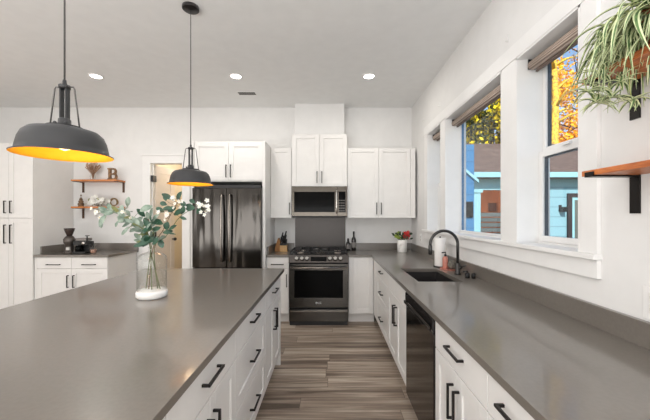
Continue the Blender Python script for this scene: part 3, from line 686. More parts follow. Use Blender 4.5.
rnd = random.Random(7)
def leaf(mb, base, d, up, L, W, curl=.25, mi=0, n=5, cream=None):
    """a lens-shaped leaf folded slightly along its midrib"""
    d = Vector(d).normalized(); s = d.cross(Vector(up)); s = s.normalized() if s.length > 1e-4 else Vector((1, 0, 0)); u = s.cross(d)
    base = Vector(base); rows = []
    for i in range(n+1):
        f = i/n; wv = W/2*math.sin(PI*min(1, f*.92+.04))**.8; c = base+d*(L*f)-u*(curl*L*f*f)
        rows.append([mb.bm.verts.new(c-s*wv+u*wv*.25), mb.bm.verts.new(c), mb.bm.verts.new(c+s*wv+u*wv*.25)])
    for a, b in zip(rows, rows[1:]):
        for k in (0, 1):
            f = mb.bm.faces.new([a[k], a[k+1], b[k+1], b[k]]); f.smooth = True; f.material_index = mi
def blossom(mb, c, R, mi=0, petals=5, nrm=None):
    c = Vector(c); n = Vector(nrm or (rnd.uniform(-.5, .5), -1, rnd.uniform(-.2, .7))).normalized(); a0 = rnd.uniform(0, 6)
    t1 = n.cross(Vector((0, 0, 1))).normalized(); t2 = n.cross(t1)
    for k in range(petals):
        a = a0+2*PI*k/petals; dd = t1*math.cos(a)+t2*math.sin(a)+n*.35
        leaf(mb, c, dd, n, R, R*.62, .1, mi, 3)
LG_ = mat('leaf_dark_green', rgb(48, 88, 66), .4, col2=rgb(26, 58, 42), vscale=30)
LP = mat('leaf_sage', rgb(158, 172, 158), .55, col2=rgb(90, 112, 96), vscale=22)
LY = mat('leaf_olive', rgb(150, 150, 92), .55, col2=rgb(104, 116, 70), vscale=30)
PETAL = mat('white_petal', rgb(226, 225, 218), .6)
STEM = mat('green_stem', rgb(104, 112, 74), .6)
BROWNST = mat('brown_stem', rgb(110, 88, 62), .7)

# ------------------------------------------------------------------ island vase and branches
vx, vy = -1.0985, 1.944
t = thing('vase', 'clear glass bottle-shaped vase with thick white base on the island', 'vase', (vx, vy, CT))
o = (vx, vy, CT+.0005)
MB().lathe([(0, 0), (.078, 0), (.087, .01), (.088, .034), (.082, .046), (0, .046)], o, 48).build('base', mat('white_ceramic', rgb(238, 237, 234), .35), t)
MB().lathe([(.083, .047), (.0835, .235), (.078, .252), (.06, .268), (.032, .276), (.019, .284), (.018, .302), (.023, .308), (.0215, .309), (.0162, .302), (.0172, .285), (.030, .273), (.058, .265), (.075, .250), (.0805, .235), (.080, .047)], o, 48, close=True).build('glass_body', VGLASS, t)
def ip(x, y, Z): return Vector(((x-330)*Z/315, Z, CAMH-(y-216)*Z/315))
def smooth_path(ps, n=6):
    out = []; P = [ps[0]]+ps+[ps[-1]]
    for i in range(1, len(P)-2):
        for k in range(n):
            f = k/n; a, b, c, d = P[i-1], P[i], P[i+1], P[i+2]
            out.append(.5*((2*b)+(c-a)*f+(2*a-5*b+4*c-d)*f*f+(3*b-a-3*c+d)*f**3))
    out.append(ps[-1]); return out
def branch(label, ctrl, leaves, flowers, mats, stem_m, lw=(.055, .03), nl=0, dense=0, spread=.03, shoots=0):
    t = thing('flower_branch', label, 'flower branch', ctrl[0], 'branches in the glass vase')
    path = smooth_path([Vector(c) for c in ctrl]); n = len(path)
    sb = MB().tube(path, [.0028*(1-.5*i/n) for i in range(n)], 6)
    lb = MB(); top = [i for i in range(n) if path[i].z > CT+.34]
    for k in range(nl):
        i = rnd.choice(top); p = path[i]; tn = (path[min(i+1, n-1)]-path[max(i-1, 0)]).normalized()
        off = Vector((rnd.uniform(-1, 1), rnd.uniform(-1, .6), rnd.uniform(-.7, 1))).normalized()
        d = tn*rnd.uniform(.3, 1)+off*.9; q = p+off*rnd.uniform(0, spread)
        sb.tube([p, q], .0012, 4)
        leaf(lb, q, d, Vector((rnd.uniform(-.3, .3), -.7, .6)), rnd.uniform(.75, 1.15)*lw[0], rnd.uniform(.8, 1.15)*lw[1], rnd.uniform(-.1, .35), rnd.choice([0, 0, 1]) if len(mats) > 1 else 0)
    for (x, y, Z, ang, L, W) in leaves:     # leaves given one by one: base point, direction in the picture plane
        b = ip(x, y, Z); i = min(range(n), key=lambda j: (path[j]-b).length); sb.tube([path[i], b], .0012, 4)
        a = math.radians(ang); leaf(lb, b, (math.cos(a), rnd.uniform(-.25, .25), math.sin(a)), (rnd.uniform(-.2, .2), -1, .35), L, W, .12, 0, 7)
    if len(leaves) or nl: lb.build('leaves', mats, t, fix=False)
    if flowers:
        fb = MB()
        for (x, y, Z, k) in flowers:
            c0 = ip(x, y, Z); i = min(range(n), key=lambda j: (path[j]-c0).length); sb.tube([path[i], c0], .0012, 4)
            for _ in range(k):
                c = c0+Vector((rnd.uniform(-.02, .02), rnd.uniform(-.02, .02), rnd.uniform(-.018, .018)))
                sb.tube([c0, c], .0009, 4); blossom(fb, c, rnd.uniform(.011, .0155)); fb.ball(tuple(c+Vector((0, -.004, .001))), .0025, seg=6, mi=1)
        fb.build('blossoms', [PETAL, mat('pollen', rgb(214, 190, 90), .6)], t, fix=False)
    sb.build('stem', stem_m, t)
    return t
nk = Vector((vx, vy, CT+.30))
def foot(dx, dy): return Vector((vx+dx, vy+dy, CT+.05))
branch('dark green leafy branch with white flowers rising right of centre in the glass vase', [foot(-.02, 0), nk+Vector((.006, 0, 0)), ip(163, 230, 1.92), ip(172, 212, 1.9), ip(181, 196, 1.9)],
       [(164, 212, 1.9, 150, .055, .03), (167, 205, 1.9, 160, .05, .03), (166, 201, 1.92, 100, .045, .028), (172, 199, 1.9, 150, .065, .032), (177, 200, 1.9, 60, .06, .03), (176, 208, 1.88, 200, .05, .04), (181, 214, 1.88, 70, .05, .04),
        (174, 215, 1.88, 30, .07, .036), (168, 222, 1.9, 250, .05, .04), (163, 224, 1.9, 160, .08, .038), (169, 230, 1.9, 40, .05, .025), (163, 233, 1.9, 15, .055, .03), (165, 232, 1.9, -10, .07, .012), (160, 240, 1.9, 290, .05, .036),
        (186, 209, 1.9, 10, .055, .04), (180, 202, 1.92, 330, .04, .03), (180, 217, 1.9, -20, .04, .02), (173, 208, 1.86, 185, .06, .03)],
       [(166, 214, 1.86, 3), (172, 200, 1.86, 3), (177, 206, 1.86, 3), (162, 211, 1.86, 2), (180, 199, 1.86, 2), (168, 217, 1.85, 2)], [LG_], BROWNST)
branch('long thin branch reaching right to the flower cluster in front of the refrigerator', [foot(.03, .01), nk+Vector((.012, .004, 0)), ip(166, 236, 1.95), ip(180, 217, 1.95), ip(193, 209, 1.95), ip(204, 206, 1.95)],
       [(193, 207, 1.94, 160, .045, .028), (195, 203, 1.94, 150, .05, .026), (201, 208, 1.94, 230, .045, .026), (198, 206, 1.95, 60, .035, .02)],
       [(200, 205, 1.93, 3), (204, 203, 1.93, 4), (207, 208, 1.93, 4), (203, 210, 1.93, 3), (206, 212, 1.93, 2)], [LG_], STEM)
branch('pale sage branch arching left from the glass vase towards the shelves', [foot(.01, -.02), nk+Vector((-.008, -.004, 0)), ip(148, 234, 1.88), ip(136, 224, 1.86), ip(120, 214, 1.86), ip(103, 212, 1.88)],
       [(108, 213, 1.86, 160, .06, .03), (106, 215, 1.86, 235, .085, .04), (112, 210, 1.86, 130, .05, .03), (103, 222, 1.86, 240, .045, .02), (140, 211, 1.86, 25, .075, .042), (128, 229, 1.86, 215, .06, .026), (118, 222, 1.87, 230, .04, .02)],
       [(97, 209, 1.87, 3), (95, 215, 1.87, 2), (106, 217, 1.86, 2), (121, 210, 1.85, 1)], [LP, LY], STEM, nl=18, lw=(.055, .03), spread=.03)
branch('dense sage and olive branch in the middle left of the glass vase bouquet', [foot(.05, .0), nk+Vector((-.014, .004, 0)), ip(150, 238, 1.95), ip(142, 228, 1.95), ip(132, 217, 1.96), ip(124, 209, 1.96)],
       [], [(128, 215, 1.92, 2)], [LP, LY], STEM, nl=40, lw=(.055, .03), spread=.055)
branch('sage branch with blue-green leaves leaning left at the vase neck', [foot(-.045, .015), nk+Vector((.0, -.01, 0)), ip(154, 240, 1.9), ip(152, 228, 1.9), ip(148, 218, 1.9)],
       [(152, 240, 1.86, 195, .08, .036), (149, 236, 1.86, 200, .05, .03), (149, 243, 1.88, 190, .09, .03), (147, 230, 1.86, 210, .06, .03), (158, 238, 1.86, 230, .05, .034), (156, 238, 1.87, 200, .085, .04), (150, 224, 1.9, 40, .05, .03), (152, 230, 1.9, 20, .05, .028), (149, 222, 1.9, 150, .05, .028)], [], [LG_, LP], STEM, nl=14, lw=(.06, .032), spread=.03)

# ------------------------------------------------------------------ things on the back counter
BL = mat('block_wood', rgb(206, 168, 112), .5, col2=rgb(176, 134, 82), vstretch=(20, 20, 2)); BL2 = mat('block_wood_dark', rgb(170, 118, 62), .5, col2=rgb(140, 92, 44), vstretch=(20, 20, 2))
t = thing('knife_block', 'pale wooden knife block filled with black-handled knives left of the range', 'knife block', (-.68, 4.45, CT))
MB().prism([(-.70, CT+.001), (-.60, CT+.001), (-.60, CT+.09), (-.64, CT+.11), (-.70, CT+.11)], 'y', 4.40, 4.47).build('front_block', BL, t, .003)
MB().prism([(-.775, CT+.001), (-.70, CT+.001), (-.70, CT+.15), (-.73, CT+.19), (-.775, CT+.05)], 'y', 4.42, 4.55).build('rear_block', BL2, t, .003)
for i, (x, y, dx, L) in enumerate([(-.70, 4.45, .015, .10), (-.672, 4.44, .02, .12), (-.645, 4.46, .025, .13), (-.62, 4.43, .012, .07), (-.70, 4.49, .03, .13), (-.66, 4.50, .035, .15)]):
    z = CT+.105+(.03 if y > 4.48 else 0)
    kn = MB().tube([(x, y, z-.02), (x+dx*.5, y-.01, z+L*.5), (x+dx*1.1, y-.02, z+L)], [.009, .011, .009], 8).build('knife_handle', BLACKM, t)
MB().box(-.70, -.605, 4.385, 4.3985, CT+.09, CT+.118).build('shears', BLACKM, t)
BOTG = mat('dark_bottle_glass', rgb(34, 30, 28), .08, spec=.7); LAB = mat('bottle_label', rgb(196, 190, 178), .7)
for x, y, h, lb in ((.262, 4.56, .175, 'shorter dark bottle in the corner right of the range'), (.345, 4.58, .275, 'taller dark glass bottle right of the range')):
    t = thing('bottle', lb, 'bottle', (x, y, CT), 'dark bottles right of the range')
    r_ = .033; o = (x, y, CT+.0005)
    MB().lathe([(0, 0), (r_, 0), (r_, h*.55), (r_*.85, h*.63), (r_*.4, h*.72), (r_*.36, h*.92), (0, h*.92)], o, 24).build('glass_body', BOTG, t)
    MB().lathe([(r_*.42, h*.88), (r_*.42, h), (0, h)], o, 16).build('cap', BLACKM, t)
    MB().lathe([(r_+.0006, h*.15), (r_+.0006, h*.45)], o, 24).build('label', mat('grey_label', rgb(120, 116, 112), .6), t)
t = thing('potted_flower', 'white marble cup with red and green flowers in the back corner', 'flower pot', (1.0, 4.37, CT))
o = (1.0, 4.37, CT+.0005)
MB().lathe([(0, 0), (.06, 0), (.063, .004), (.066, .17), (.062, .172), (.058, .165), (.055, .14), (0, .14)], o, 32).build('pot', marble(), t)
lb = MB(); sb = MB(); rb = MB(); gb = MB()
RED = mat('red_petal', rgb(200, 36, 34), .6, col2=rgb(150, 18, 24)); LIME = mat('lime_leaf', rgb(150, 168, 70), .6, col2=rgb(110, 130, 50)); DK = mat('deep_green_leaf', rgb(44, 62, 40), .6)
for k in range(26):
    a = rnd.uniform(0, 2*PI); r_ = rnd.uniform(.02, .12); z = CT+.17+rnd.uniform(.0, .09); p = Vector((1.0+r_*math.cos(a), 4.37+.5*r_*math.sin(a), z))
    sb.tube([(1.0, 4.37, CT+.13), p], .002, 4); leaf(lb, p, (math.cos(a), math.sin(a)*.4, rnd.uniform(.2, 1)), (0, -1, .4), .05, .026)
for dx, dz in ((.03, .22), (.055, .25), (.08, .235), (.04, .265), (.065, .205), (.075, .275)):
    p = Vector((1.0+dx, 4.35, CT+dz)); sb.tube([(1.0, 4.37, CT+.13), p], .002, 4)
    for _ in range(3): blossom(rb, p+Vector((rnd.uniform(-.01, .01), 0, rnd.uniform(-.01, .01))), .026)
for dx, dz in ((-.05, .21), (-.075, .235), (-.09, .215), (-.055, .255)):
    p = Vector((1.0+dx, 4.35, CT+dz)); sb.tube([(1.0, 4.37, CT+.13), p], .002, 4)
    for _ in range(4): blossom(gb, p+Vector((rnd.uniform(-.01, .01), 0, rnd.uniform(-.01, .01))), .028)
lb.build('leaves', DK, t, fix=False); sb.build('stems', STEM, t); rb.build('red_blossoms', RED, t, fix=False); gb.build('lime_blossoms', LIME, t, fix=False)

# ------------------------------------------------------------------ coffee corner
t = thing('coffee_grinder', 'dark coffee grinder with a wide bean hopper on the coffee counter', 'coffee grinder', (-3.49, 4.22, CT))
o = (-3.49, 4.22, CT+.0005); SMOKE = mat('smoked_plastic', rgb(62, 50, 46), .15)
MB().lathe([(0, 0), (.065, 0), (.065, .02), (.05, .03), (.05, .12), (.064, .14), (.068, .19), (.045, .225), (.03, .235), (0, .235)], o, 28).build('body', mat('grinder_steel', rgb(90, 84, 80), .3, .7), t)
MB().lathe([(.028, .235), (.035, .25), (.056, .31), (.058, .325), (.054, .325), (.05, .31), (.024, .24)], o, 28, close=True).build('hopper', SMOKE, t)
MB().lathe([(0, .325), (.06, .325), (.06, .335), (0, .337)], o, 28).build('lid', SMOKE, t)
MB().box(-3.475, -3.435, 4.145, 4.160, CT+.05, CT+.085).build('dial', mat('pale_display', rgb(206, 204, 200), .4), t)
t = thing('coffee_maker', 'compact black coffee machine with round gauges beside the grinder', 'coffee machine', (-3.33, 4.23, CT))
MB().box(-3.405, -3.235, 4.16, 4.32, CT+.001, CT+.03).box(-3.405, -3.235, 4.25, 4.32, CT+.03, CT+.16).box(-3.405, -3.235, 4.17, 4.25, CT+.115, CT+.165).build('body', BLACKM, t, .006)
MB().box(-3.39, -3.25, 4.19, 4.31, CT+.166, CT+.205).build('water_tank', mat('grey_tank', rgb(120, 114, 110), .3), t, .008)
MB().lathe([(0, 0), (.038, 0), (.043, .01), (.043, .06), (.03, .075), (0, .075)], (-3.35, 4.205, CT+.031), 24).build('carafe', DGLASS, t)
MB().lathe([(0, -.006), (.02, -.006), (.022, 0)], (-3.27, 4.169, CT+.14), 20, axis='y').build('gauge', CHROME, t)
MB().box(-3.247, -3.24, 4.2, 4.215, CT+.165, CT+.235).box(-3.26, -3.225, 4.19, 4.225, CT+.232, CT+.242).build('lever', BLACKM, t)
t = thing('candle_jar', 'small clear glass jar with pinkish fill right of the coffee machine', 'jar', (-3.19, 4.24, CT))
o = (-3.185, 4.24, CT+.0005)
MB().lathe([(0, .004), (.028, .0045), (.036, .02), (.036, .05), (0, .05)], o, 24).build('filling', mat('rose_filling', rgb(196, 150, 128), .6, col2=rgb(110, 80, 70), vscale=60), t)
MB().lathe([(0, 0), (.032, .0), (.041, .02), (.041, .075), (.03, .09), (.028, .105), (.0265, .105), (.028, .088), (.039, .073), (.039, .02), (.03, .003)], o, 24).build('glass_body', VGLASS, t)
MB().lathe([(0, .106), (.03, .106), (.03, .114), (.008, .12), (.01, .135), (0, .138)], o, 20).build('lid', VGLASS, t)
# shelf ornaments
zs = SZ1+.0225; x0 = -3.44
t = thing('grass_vase', 'small glass vase of dried tan grass on the upper wood shelf', 'vase', (x0, 4.57, zs))
MB().lathe([(0, 0), (.028, 0), (.035, .02), (.035, .07), (.018, .1), (.02, .13), (.0175, .13), (.0155, .1), (.033, .07), (.033, .02), (0, .004)], (x0, 4.57, zs), 24).build('glass_body', VGLASS, t)
gb = MB(); DRY = mat('dried_grass', rgb(178, 142, 112), .8, col2=rgb(140, 102, 78))
for k in range(60):
    a = rnd.uniform(0, 2*PI); s = rnd.uniform(.02, .11); h = rnd.uniform(.15, .23)
    m1 = Vector((x0+s*.25*math.cos(a), 4.57+s*.15*math.sin(a), zs+h*.55)); e = Vector((x0+s*math.cos(a), 4.57+.4*s*math.sin(a), zs+h))
    gb.tube([(x0, 4.57, zs+.01), m1, e], [.0012, .0012, .004], 4)
    leaf(gb, e, e-m1, (0, -1, 0), .03, .012)
gb.build('dried_grass', DRY, t)
LETW = mat('letter_wood', rgb(150, 116, 82), .7, col2=rgb(96, 70, 50), vscale=25)
zB = SZ1+.0235; MM = Matrix.Translation((-3.135, 4.545, zB+.083)) @ Matrix.Rotation(PI/2, 4, 'X')
bt = MB()
# slab-serif capital B, drawn as an outline with two counters
def bslab(u0, u1, v0, v1): bt.box(-3.2+u0, -3.2+u1, 4.525, 4.56, zB+v0, zB+v1)
bslab(.0, .045, 0, .02); bslab(.012, .042, .02, .15); bslab(.0, .045, .15, .17)
bslab(.042, .09, 0, .022); bslab(.042, .085, .074, .094); bslab(.042, .085, .148, .17)
def arc(cu, cv, ro, ri, squash=1.0):
    N = 10; P0 = [(-3.2+cu+ro*squash*math.sin(PI*i/N), zB+cv-ro*math.cos(PI*i/N)) for i in range(N+1)]; Q = [(-3.2+cu+ri*squash*math.sin(PI*i/N), zB+cv-ri*math.cos(PI*i/N)) for i in range(N+1)]
    for i in range(N):
        bt.prism([P0[i], P0[i+1], Q[i+1], Q[i]], 'y', 4.525, 4.56)
arc(.088, .047, .047, .026, .85); arc(.083, .122, .048, .027, .75)
tag(bt.build('letter_ornament', LETW, None, 0, (-3.14, 4.54, zB)), 'brown wooden letter B standing on the upper wood shelf', 'letter')
zs = SZ2+.0225
t = thing('figurine', 'small stacked brown figurine at the left end of the lower shelf', 'figurine', (-3.605, 4.56, zs))
o = (-3.605, 4.56, zs); FG = mat('carved_wood', rgb(128, 98, 70), .7, col2=rgb(84, 62, 44), vscale=40)
MB().lathe([(0, 0), (.035, 0), (.037, .01), (.03, .018), (.04, .03), (.036, .05), (.026, .056), (.032, .07), (.028, .085), (.018, .09), (.022, .105), (.016, .12), (.006, .126)], o, 20).build('body', FG, t)
MB().box(-3.62, -3.59, 4.555, 4.565, zs+.135, zs+.14).tube([(-3.605, 4.56, zs+.12), (-3.605, 4.56, zs+.16)], .005, 8).ball((-3.605, 4.56, zs+.165), .011, seg=10).build('finial', FG, t)
t = thing('flower_bouquet', 'loose bunch of white artificial flowers lying on the lower shelf', 'flowers', (-3.36, 4.56, zs))
fb = MB(); lb = MB(); sb = MB()
for k in range(9):
    a = rnd.uniform(-.12, .12); sb.tube([(-3.36, 4.56, zs+.006), (-3.36+a, 4.55, zs+.05)], .003, 5)
for k in range(44):
    p = (-3.36+rnd.gauss(0, .065), 4.55+rnd.uniform(-.05, .05), zs+.05+abs(rnd.gauss(0, .04))); blossom(fb, p, rnd.uniform(.028, .04), petals=6)
for k in range(30):
    p = (-3.36+rnd.gauss(0, .07), 4.55+rnd.uniform(-.05, .05), zs+.035+rnd.uniform(0, .06)); a = rnd.uniform(0, 6.28); leaf(lb, p, (math.cos(a), rnd.uniform(-.5, .5), .4*math.sin(a)+.15), (0, -.5, 1), .05, .02, mi=rnd.choice([0, 1]))
sb.build('stems', STEM, t); fb.build('blossoms', PETAL, t, fix=False); lb.build('leaves', [LP, LY], t, fix=False)
o = (-3.12, 4.55, zs+.064); wr = MB(); 
for k in range(3):
    wr.tube([(o[0]+(.051+.005*math.sin(5*a+k*2))*math.cos(a), o[1]+.008*math.sin(7*a+k*2), o[2]+(.051+.005*math.cos(5*a+k*2))*math.sin(a)) for a in [2*PI*i/40 for i in range(41)]], .008, 6)
tag(wr.build('wreath', mat('twisted_twig', rgb(150, 122, 84), .8, col2=rgb(100, 84, 54), vscale=60), None, 0, (o[0], o[1], zs)), 'small round twisted twig wreath at the right of the lower shelf', 'wreath')

# ------------------------------------------------------------------ spider plant on the high right shelf
zp = 1.9405; pc = Vector((1.122, 1.06, zp))
t = thing('spider_plant', 'trailing green and cream spider plant in a terracotta pot on the high shelf', 'plant', pc)
MB().lathe([(0, 0), (.055, 0), (.076, .11), (.08, .11), (.082, .135), (.074, .135), (.07, .115), (0, .11)], tuple(pc), 28).build('pot', mat('terracotta', rgb(160, 84, 54), .7, col2=rgb(128, 62, 40)), t)
SG = mat('spider_green', rgb(96, 128, 72), .5, col2=rgb(54, 86, 44), vscale=40); SCM = mat('spider_cream', rgb(206, 214, 168), .5)
lb = MB()
def strap(p0, d0, L, W, droop, n=14):
    p = Vector(p0); d = Vector(d0).normalized(); rows = []; sw = Vector((rnd.uniform(-1.3, .9), rnd.uniform(-1.3, 1.3), 0))
    for i in range(n+1):
        f = i/n; s = d.cross(Vector((0, 0, 1))); s = s.normalized() if s.length > .05 else Vector((0, 1, 0)); u = s.cross(d)
        wv = W/2*(min(1, .35+f*4))*(1-f**2.2)+.0006
        rows.append([lb.bm.verts.new(p-s*wv+u*wv*.4), lb.bm.verts.new(p-s*wv*.45), lb.bm.verts.new(p+s*wv*.45), lb.bm.verts.new(p+s*wv+u*wv*.4)])
        p = p+d*(L/n); d = (d+Vector((0, 0, -droop/n))+sw/n).normalized()
        if p.x > WX-.012: p.x = WX-.012
        if d.x > 0 and p.x > WX-.03: d.x = 0; d.normalize()
    for a, b in zip(rows, rows[1:]):
        for k in range(3):
            f = lb.bm.faces.new([a[k], a[k+1], b[k+1], b[k]]); f.smooth = True; f.material_index = 0 if k == 1 else 1
cr = pc+Vector((0, 0, .12))
for k in range(170):
    a = rnd.uniform(0, 2*PI); el = rnd.uniform(.2, 1.25)
    d = (math.cos(a)*math.cos(el)*.9-.22, math.sin(a)*math.cos(el)+.12, math.sin(el)*.8)
    strap(cr+Vector((rnd.uniform(-.04, .04), rnd.uniform(-.04, .04), 0)), d, rnd.uniform(.15, .38), rnd.uniform(.012, .020), rnd.uniform(2.2, 6.0))
for k in range(70):
    a = rnd.uniform(0, 2*PI); b0 = Vector((rnd.uniform(1.04, 1.12), rnd.uniform(.98, 1.2), zp+rnd.uniform(.02, .16)))
    strap(b0, (rnd.uniform(-.9, .3), rnd.uniform(-.7, .9), rnd.uniform(-.2, .9)), rnd.uniform(.10, .22), rnd.uniform(.012, .018), rnd.uniform(1.0, 5.0), 10)
runs = MB()
for (x, y, Z) in ((600, 74, 1.17), (612, 98, 1.18), (596, 103, 1.2), (626, 62, 1.13), (620, 82, 1.16), (606, 60, 1.16), (588, 92, 1.2), (632, 100, 1.15), (615, 45, 1.12), (636, 40, 1.08), (590, 84, 1.24)):
    e = ip(x, y, Z); e.x = min(e.x, WX-.05)
    runs.tube(smooth_path([cr, cr+(e-cr)*.35+Vector((-.06, 0, .07)), e+Vector((-.01, 0, .08)), e]), .0018, 5)
    for k in range(15):
        a = rnd.uniform(0, 2*PI); strap(e, (math.cos(a)*.9, math.sin(a)*.6, rnd.uniform(-.25, .75)), rnd.uniform(.05, .10), .013, rnd.uniform(.8, 2), 6)
lb.build('leaves', [SG, SCM], t, fix=False); runs.build('runners', mat('runner', rgb(170, 178, 110), .6), t)

# ------------------------------------------------------------------ sockets
def socket(y0, y1, z0, z1, label, g=2):
    t = thing('wall_outlet', label, 'outlet', (WX, (y0+y1)/2, (z0+z1)/2), 'white outlets on the window wall')
    MB().box(WX-.006, WX-.0005, y0, y1, z0, z1).build('cover_plate', TRIM, t, .002)
    h = (z1-z0)
    for f in (.32, .68):
        c = z0+h*f; ym = (y0+y1)/2
        r = MB().box(WX-.0085, WX-.006, ym-.017, ym+.017, c-.016, c+.016).build('receptacle', mat('outlet_white', rgb(226, 224, 220), .4), t, .002)
        MB().box(WX-.0092, WX-.0085, ym-.008, ym-.0055, c-.006, c+.006).box(WX-.0092, WX-.0085, ym+.0055, ym+.008, c-.005, c+.005).build('slots', BLACKM, r)
socket(1.135, 1.213, .995, 1.12, 'near white double outlet just above the right backsplash at the photo edge')
socket(4.15, 4.22, 1.03, 1.145, 'far white outlet in the corner between marble cup and first window')
for y, z, lb in ((2.14, 2.585, 'small white wall hook above the near window'), (3.45, 2.60, 'small white wall hook above the middle window'), (4.05, 2.62, 'tiny white wall hook in the upper far corner of the window wall')):
    t = thing('wall_hook', lb, 'hook', (WX, y, z), 'white hooks above the windows')
    MB().box(WX-.004, WX-.0005, y-.01, y+.01, z-.02, z+.03).build('plate', TRIM, t, .001)
    MB().tube([(WX-.004, y, z-.01), (WX-.018, y, z-.016), (WX-.02, y, z-.004)], .003, 8).build('prong', TRIM, t)

# ------------------------------------------------------------------ OUTSIDE
struct('ground', MB().box(1.6, 40, -12, 60, -.3, -.05), mat('ground_grey', rgb(120, 118, 108), .9, var=.2, vscale=.6))
def siding_mat(name, c):
    m = bpy.data.materials.new(name); m.use_nodes = True; n = m.node_tree.nodes; l = m.node_tree.links
    p = n['Principled BSDF']; p.inputs['Roughness'].default_value = .7; p.inputs['Base Color'].default_value = (*c, 1)
    tc = n.new('ShaderNodeTexCoord'); wv = n.new('ShaderNodeTexWave'); wv.bands_direction = 'Z'; wv.wave_profile = 'SAW'
    wv.inputs['Scale'].default_value = 1/(.15*PI*2)*PI*2/2/PI*PI; wv.inputs['Scale'].default_value = .314/.14*.5*2*.5
    l.new(tc.outputs['Object'], wv.inputs['Vector'])
    r = n.new('ShaderNodeValToRGB'); r.color_ramp.elements[0].position = .0; r.color_ramp.elements[0].color = (*[x*.55 for x in c], 1)
    r.color_ramp.elements[1].position = .14; r.color_ramp.elements[1].color = (*c, 1)
    l.new(wv.outputs[0], r.inputs[0]); l.new(r.outputs[0], p.inputs['Base Color']); return m
BLUE = (.20, .37, .43); SIDE = siding_mat('blue_siding', BLUE); FASC = mat('pale_blue_trim', rgb(140, 186, 196), .6)
ROOF = mat('brown_shingles', rgb(112, 92, 82), .9, col2=rgb(72, 56, 50), vscale=6, vstretch=(1, 1, 7), bump=.4, bscale=20)
HY = 9.0
t = thing('house', 'pale blue neighbouring house with brown shingle roof seen through the windows', 'house', (7, 10.5, -.05))
MB().box(6.0, 12, HY, HY+4, -.05, 2.45).build('wall', SIDE, t)
TAN = mat('tan_stucco', rgb(180, 112, 70), .8, var=.25, vscale=2)
MB().box(2.4, 5.999, HY+2.2, HY+4, -.05, 2.45).box(5.97, 5.999, HY+.02, HY+2.2, -.05, 2.45).build('porch_wall', TAN, t)
MB().hexa([(3.1, HY-.35, 2.47), (12.5, HY-.35, 2.47), (12.5, HY+3.4, 4.13), (3.1, HY+3.4, 4.13), (3.1, HY-.35, 2.57), (12.5, HY-.35, 2.57), (12.5, HY+3.4, 4.23), (3.1, HY+3.4, 4.23)]).build('roof', ROOF, t)
MB().box(3.1, 12.5, HY-.38, HY-.35, 2.45, 2.59).build('fascia', FASC, t)
MB().box(3.1, 12.5, HY-.34, HY-.02, 2.44, 2.465).build('soffit', mat('soffit_brown', rgb(120, 104, 92), .8), t)
MB().box(3.6, 6.0, HY-.02, HY+.16, 2.13, 2.44).build('porch_beam', FASC, t)
MB().box(4.03, 4.29, HY-.03, HY+.2, -.05, 2.128).box(3.98, 4.34, HY-.06, HY+.23, 2.05, 2.128).build('porch_post', FASC, t)
mb = MB()
for i in range(8): mb.box(4.3, 5.96, HY+.02, HY+.06, .35+i*.145, .35+i*.145+.115)
mb.build('porch_railing', mat('grey_boards', rgb(84, 92, 92), .8), t)
for x0, x1, z0, z1 in ((3.35, 4.0, 1.5, 2.05), (5.62, 5.9, 1.55, 1.85), (5.05, 5.25, 1.5, 1.75)):
    MB().box(x0, x1, HY+2.16, HY+2.2, z0, z1).build('porch_window', mat('window_brown', rgb(92, 56, 40), .5), t)
MB().box(6.76, 6.88, HY-.06, HY, -.05, 2.03).box(6.88, 7.9, HY-.06, HY, 1.92, 2.03).build('door_surround', mat('dark_brown_trim', rgb(46, 38, 40), .6), t)
MB().box(6.88, 7.75, HY-.04, HY-.005, 0, 1.92).build('entry_door', FASC, t)
MB().box(6.96, 7.6, HY-.05, HY-.04, .2, 1.84).build('door_glass', mat('dull_glass', rgb(92, 96, 92), .2), t)
MB().box(6.53, 6.6, HY-.03, HY, 1.52, 1.7).box(6.54, 6.66, HY-.16, HY-.03, 1.5, 1.62).box(6.6, 6.76, HY-.05, HY-.03, 1.6, 1.64).build('wall_lantern', BLACKM, t)
pl2 = bpy.data.lights.new('porch_light', 'POINT'); pl2.energy = 70; pl2.color = (1, .78, .55); pl2.shadow_soft_size = .1
po2 = bpy.data.objects.new('porch_light', pl2); po2.location = (4.4, HY+1.1, 2.2); C.objects.link(po2)
t = thing('house_wing', 'darker blue gabled wing of the neighbouring house at the left of the middle window', 'house', (3.3, 8.4, -.05))
DBL = siding_mat('deep_blue_siding', (.03, .15, .32))
MB().box(2.3, 3.66, 8.0, 8.5, -.05, 3.2).build('wall', DBL, t)
MB().hexa([(3.35, 7.93, 2.56), (3.75, 7.93, 2.22), (3.75, 7.99, 2.22), (3.35, 7.99, 2.56), (3.35, 7.93, 2.64), (3.75, 7.93, 2.30), (3.75, 7.99, 2.30), (3.35, 7.99, 2.64)]).build('rake_board', FASC, t)
MB().box(3.42, 3.62, 7.96, 8.0, 1.35, 1.75).build('window', DGLASS, t)
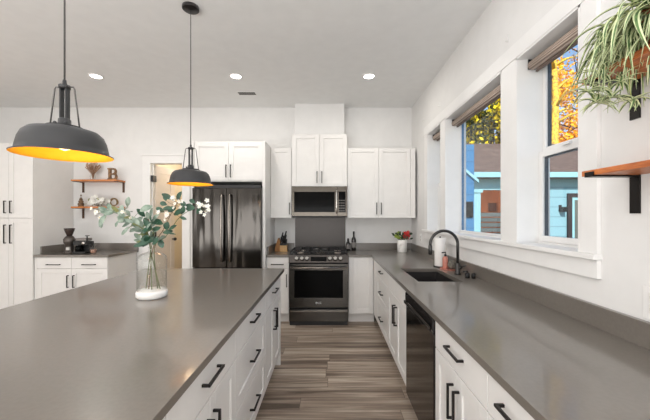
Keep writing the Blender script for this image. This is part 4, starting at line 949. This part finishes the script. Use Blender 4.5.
def tree(label, c, R, n, mats, trunk, size=.22, tr=.13, bark=None, lean=0, bare=0, cluster=0, back=0):
    t = thing('tree', label, 'tree', (c[0], c[1], -.05), 'autumn trees beyond the neighbouring house')
    tb = MB(); pts = [Vector((c[0]+lean*i/6+.06*math.sin(i*2.1), c[1], -.05+(c[2]+R[2]*.75)*i/6)) for i in range(7)]
    tb.tube(pts, [tr*(1-.11*i) for i in range(7)], 10)
    for k in range(bare or 22):
        i = rnd.randint(2, 5); p = pts[i].lerp(pts[i+1], rnd.random()); a = rnd.uniform(0, 2*PI)
        q = p+Vector((math.cos(a)*R[0]*.8, math.sin(a)*R[1]*.8, rnd.uniform(.3, 1.3)))*rnd.uniform(.5, .9)
        tb.tube([p, p.lerp(q, .5)+Vector((0, 0, .1)), q], [tr*.32, tr*.2, .01], 5)
    tb.build('trunk', bark, t)
    lb = MB(); cl = [Vector((rnd.gauss(0, .45), rnd.gauss(0, .45), rnd.gauss(0, .45))) for _ in range(cluster or 60)]
    for k in range(n):
        q = rnd.choice(cl)+Vector((rnd.gauss(0, .1), rnd.gauss(0, .1), rnd.gauss(0, .1)))
        if q.length > 1.15: continue
        p = Vector((c[0]+q.x*R[0], c[1]+back+q.y*R[1], c[2]+q.z*R[2])); s = size*rnd.uniform(.5, 1.2)
        d = Vector((rnd.gauss(0, 1), rnd.gauss(0, 1), rnd.gauss(0, 1))).normalized(); e = d.cross(Vector((rnd.gauss(0, 1), rnd.gauss(0, 1), rnd.gauss(0, 1)))).normalized()
        lb.quad([p-d*s*.5, p+e*s*.3, p+d*s*.5, p-e*s*.3], rnd.randrange(len(mats)))
    lb.build('foliage', mats, t, fix=False)
Y1 = mat('leaf_yellow', rgb(255, 214, 40), .7, col2=rgb(248, 184, 20)); Y2 = mat('leaf_orange', rgb(250, 182, 40), .7, col2=rgb(236, 146, 20)); Y3 = mat('leaf_lemon', rgb(246, 226, 40), .7, col2=rgb(220, 190, 10)); G1 = mat('leaf_dark_olive', rgb(84, 96, 30), .8, col2=rgb(40, 50, 20))  # the dark green tone is mixed at random among yellow leaves
BARK = mat('yellow_bark', rgb(244, 208, 70), .8, col2=rgb(170, 130, 60), vscale=12); BARK2 = mat('dark_bark', rgb(76, 60, 52), .9)
tree('slender golden birch with thick yellow trunk seen through the near window', (10.2, 14.3, 8.2), (2.2, 1.2, 2.8), 3600, [Y1, Y1, Y2], 1, .19, .24, BARK, back=1.3, bare=14)
tree('orange autumn tree filling the lower part of the near upper pane', (12.6, 16.5, 5.2), (2.6, 1.8, 2.0), 5200, [Y2, Y1], 1, .2, .12, BARK2)
tree('thin bare-branched autumn tree right of the golden birch', (14.2, 18, 8.5), (2.6, 2, 3.4), 2600, [Y2, Y1], 1, .16, .12, BARK2, bare=40)
tree('dense lemon-yellow tree above the brown roof in the middle window', (8.3, 16.2, 6.6), (2.5, 1.8, 2.6), 6500, [Y3, Y3, G1], 1, .24, .16, BARK2)
tree('darker yellow-green tree left of the lemon tree in the middle window', (6.2, 15.6, 6.0), (2.0, 1.8, 2.2), 5000, [G1, Y3, G1], 1, .22, .16, BARK2)
tree('low brown-leaved autumn tree behind the birch trunk', (10.4, 18.5, 5.6), (2.2, 1.8, 2.2), 3600, [mat('leaf_brown', rgb(140, 84, 60), .8), Y2], 1, .2, .12, BARK2)
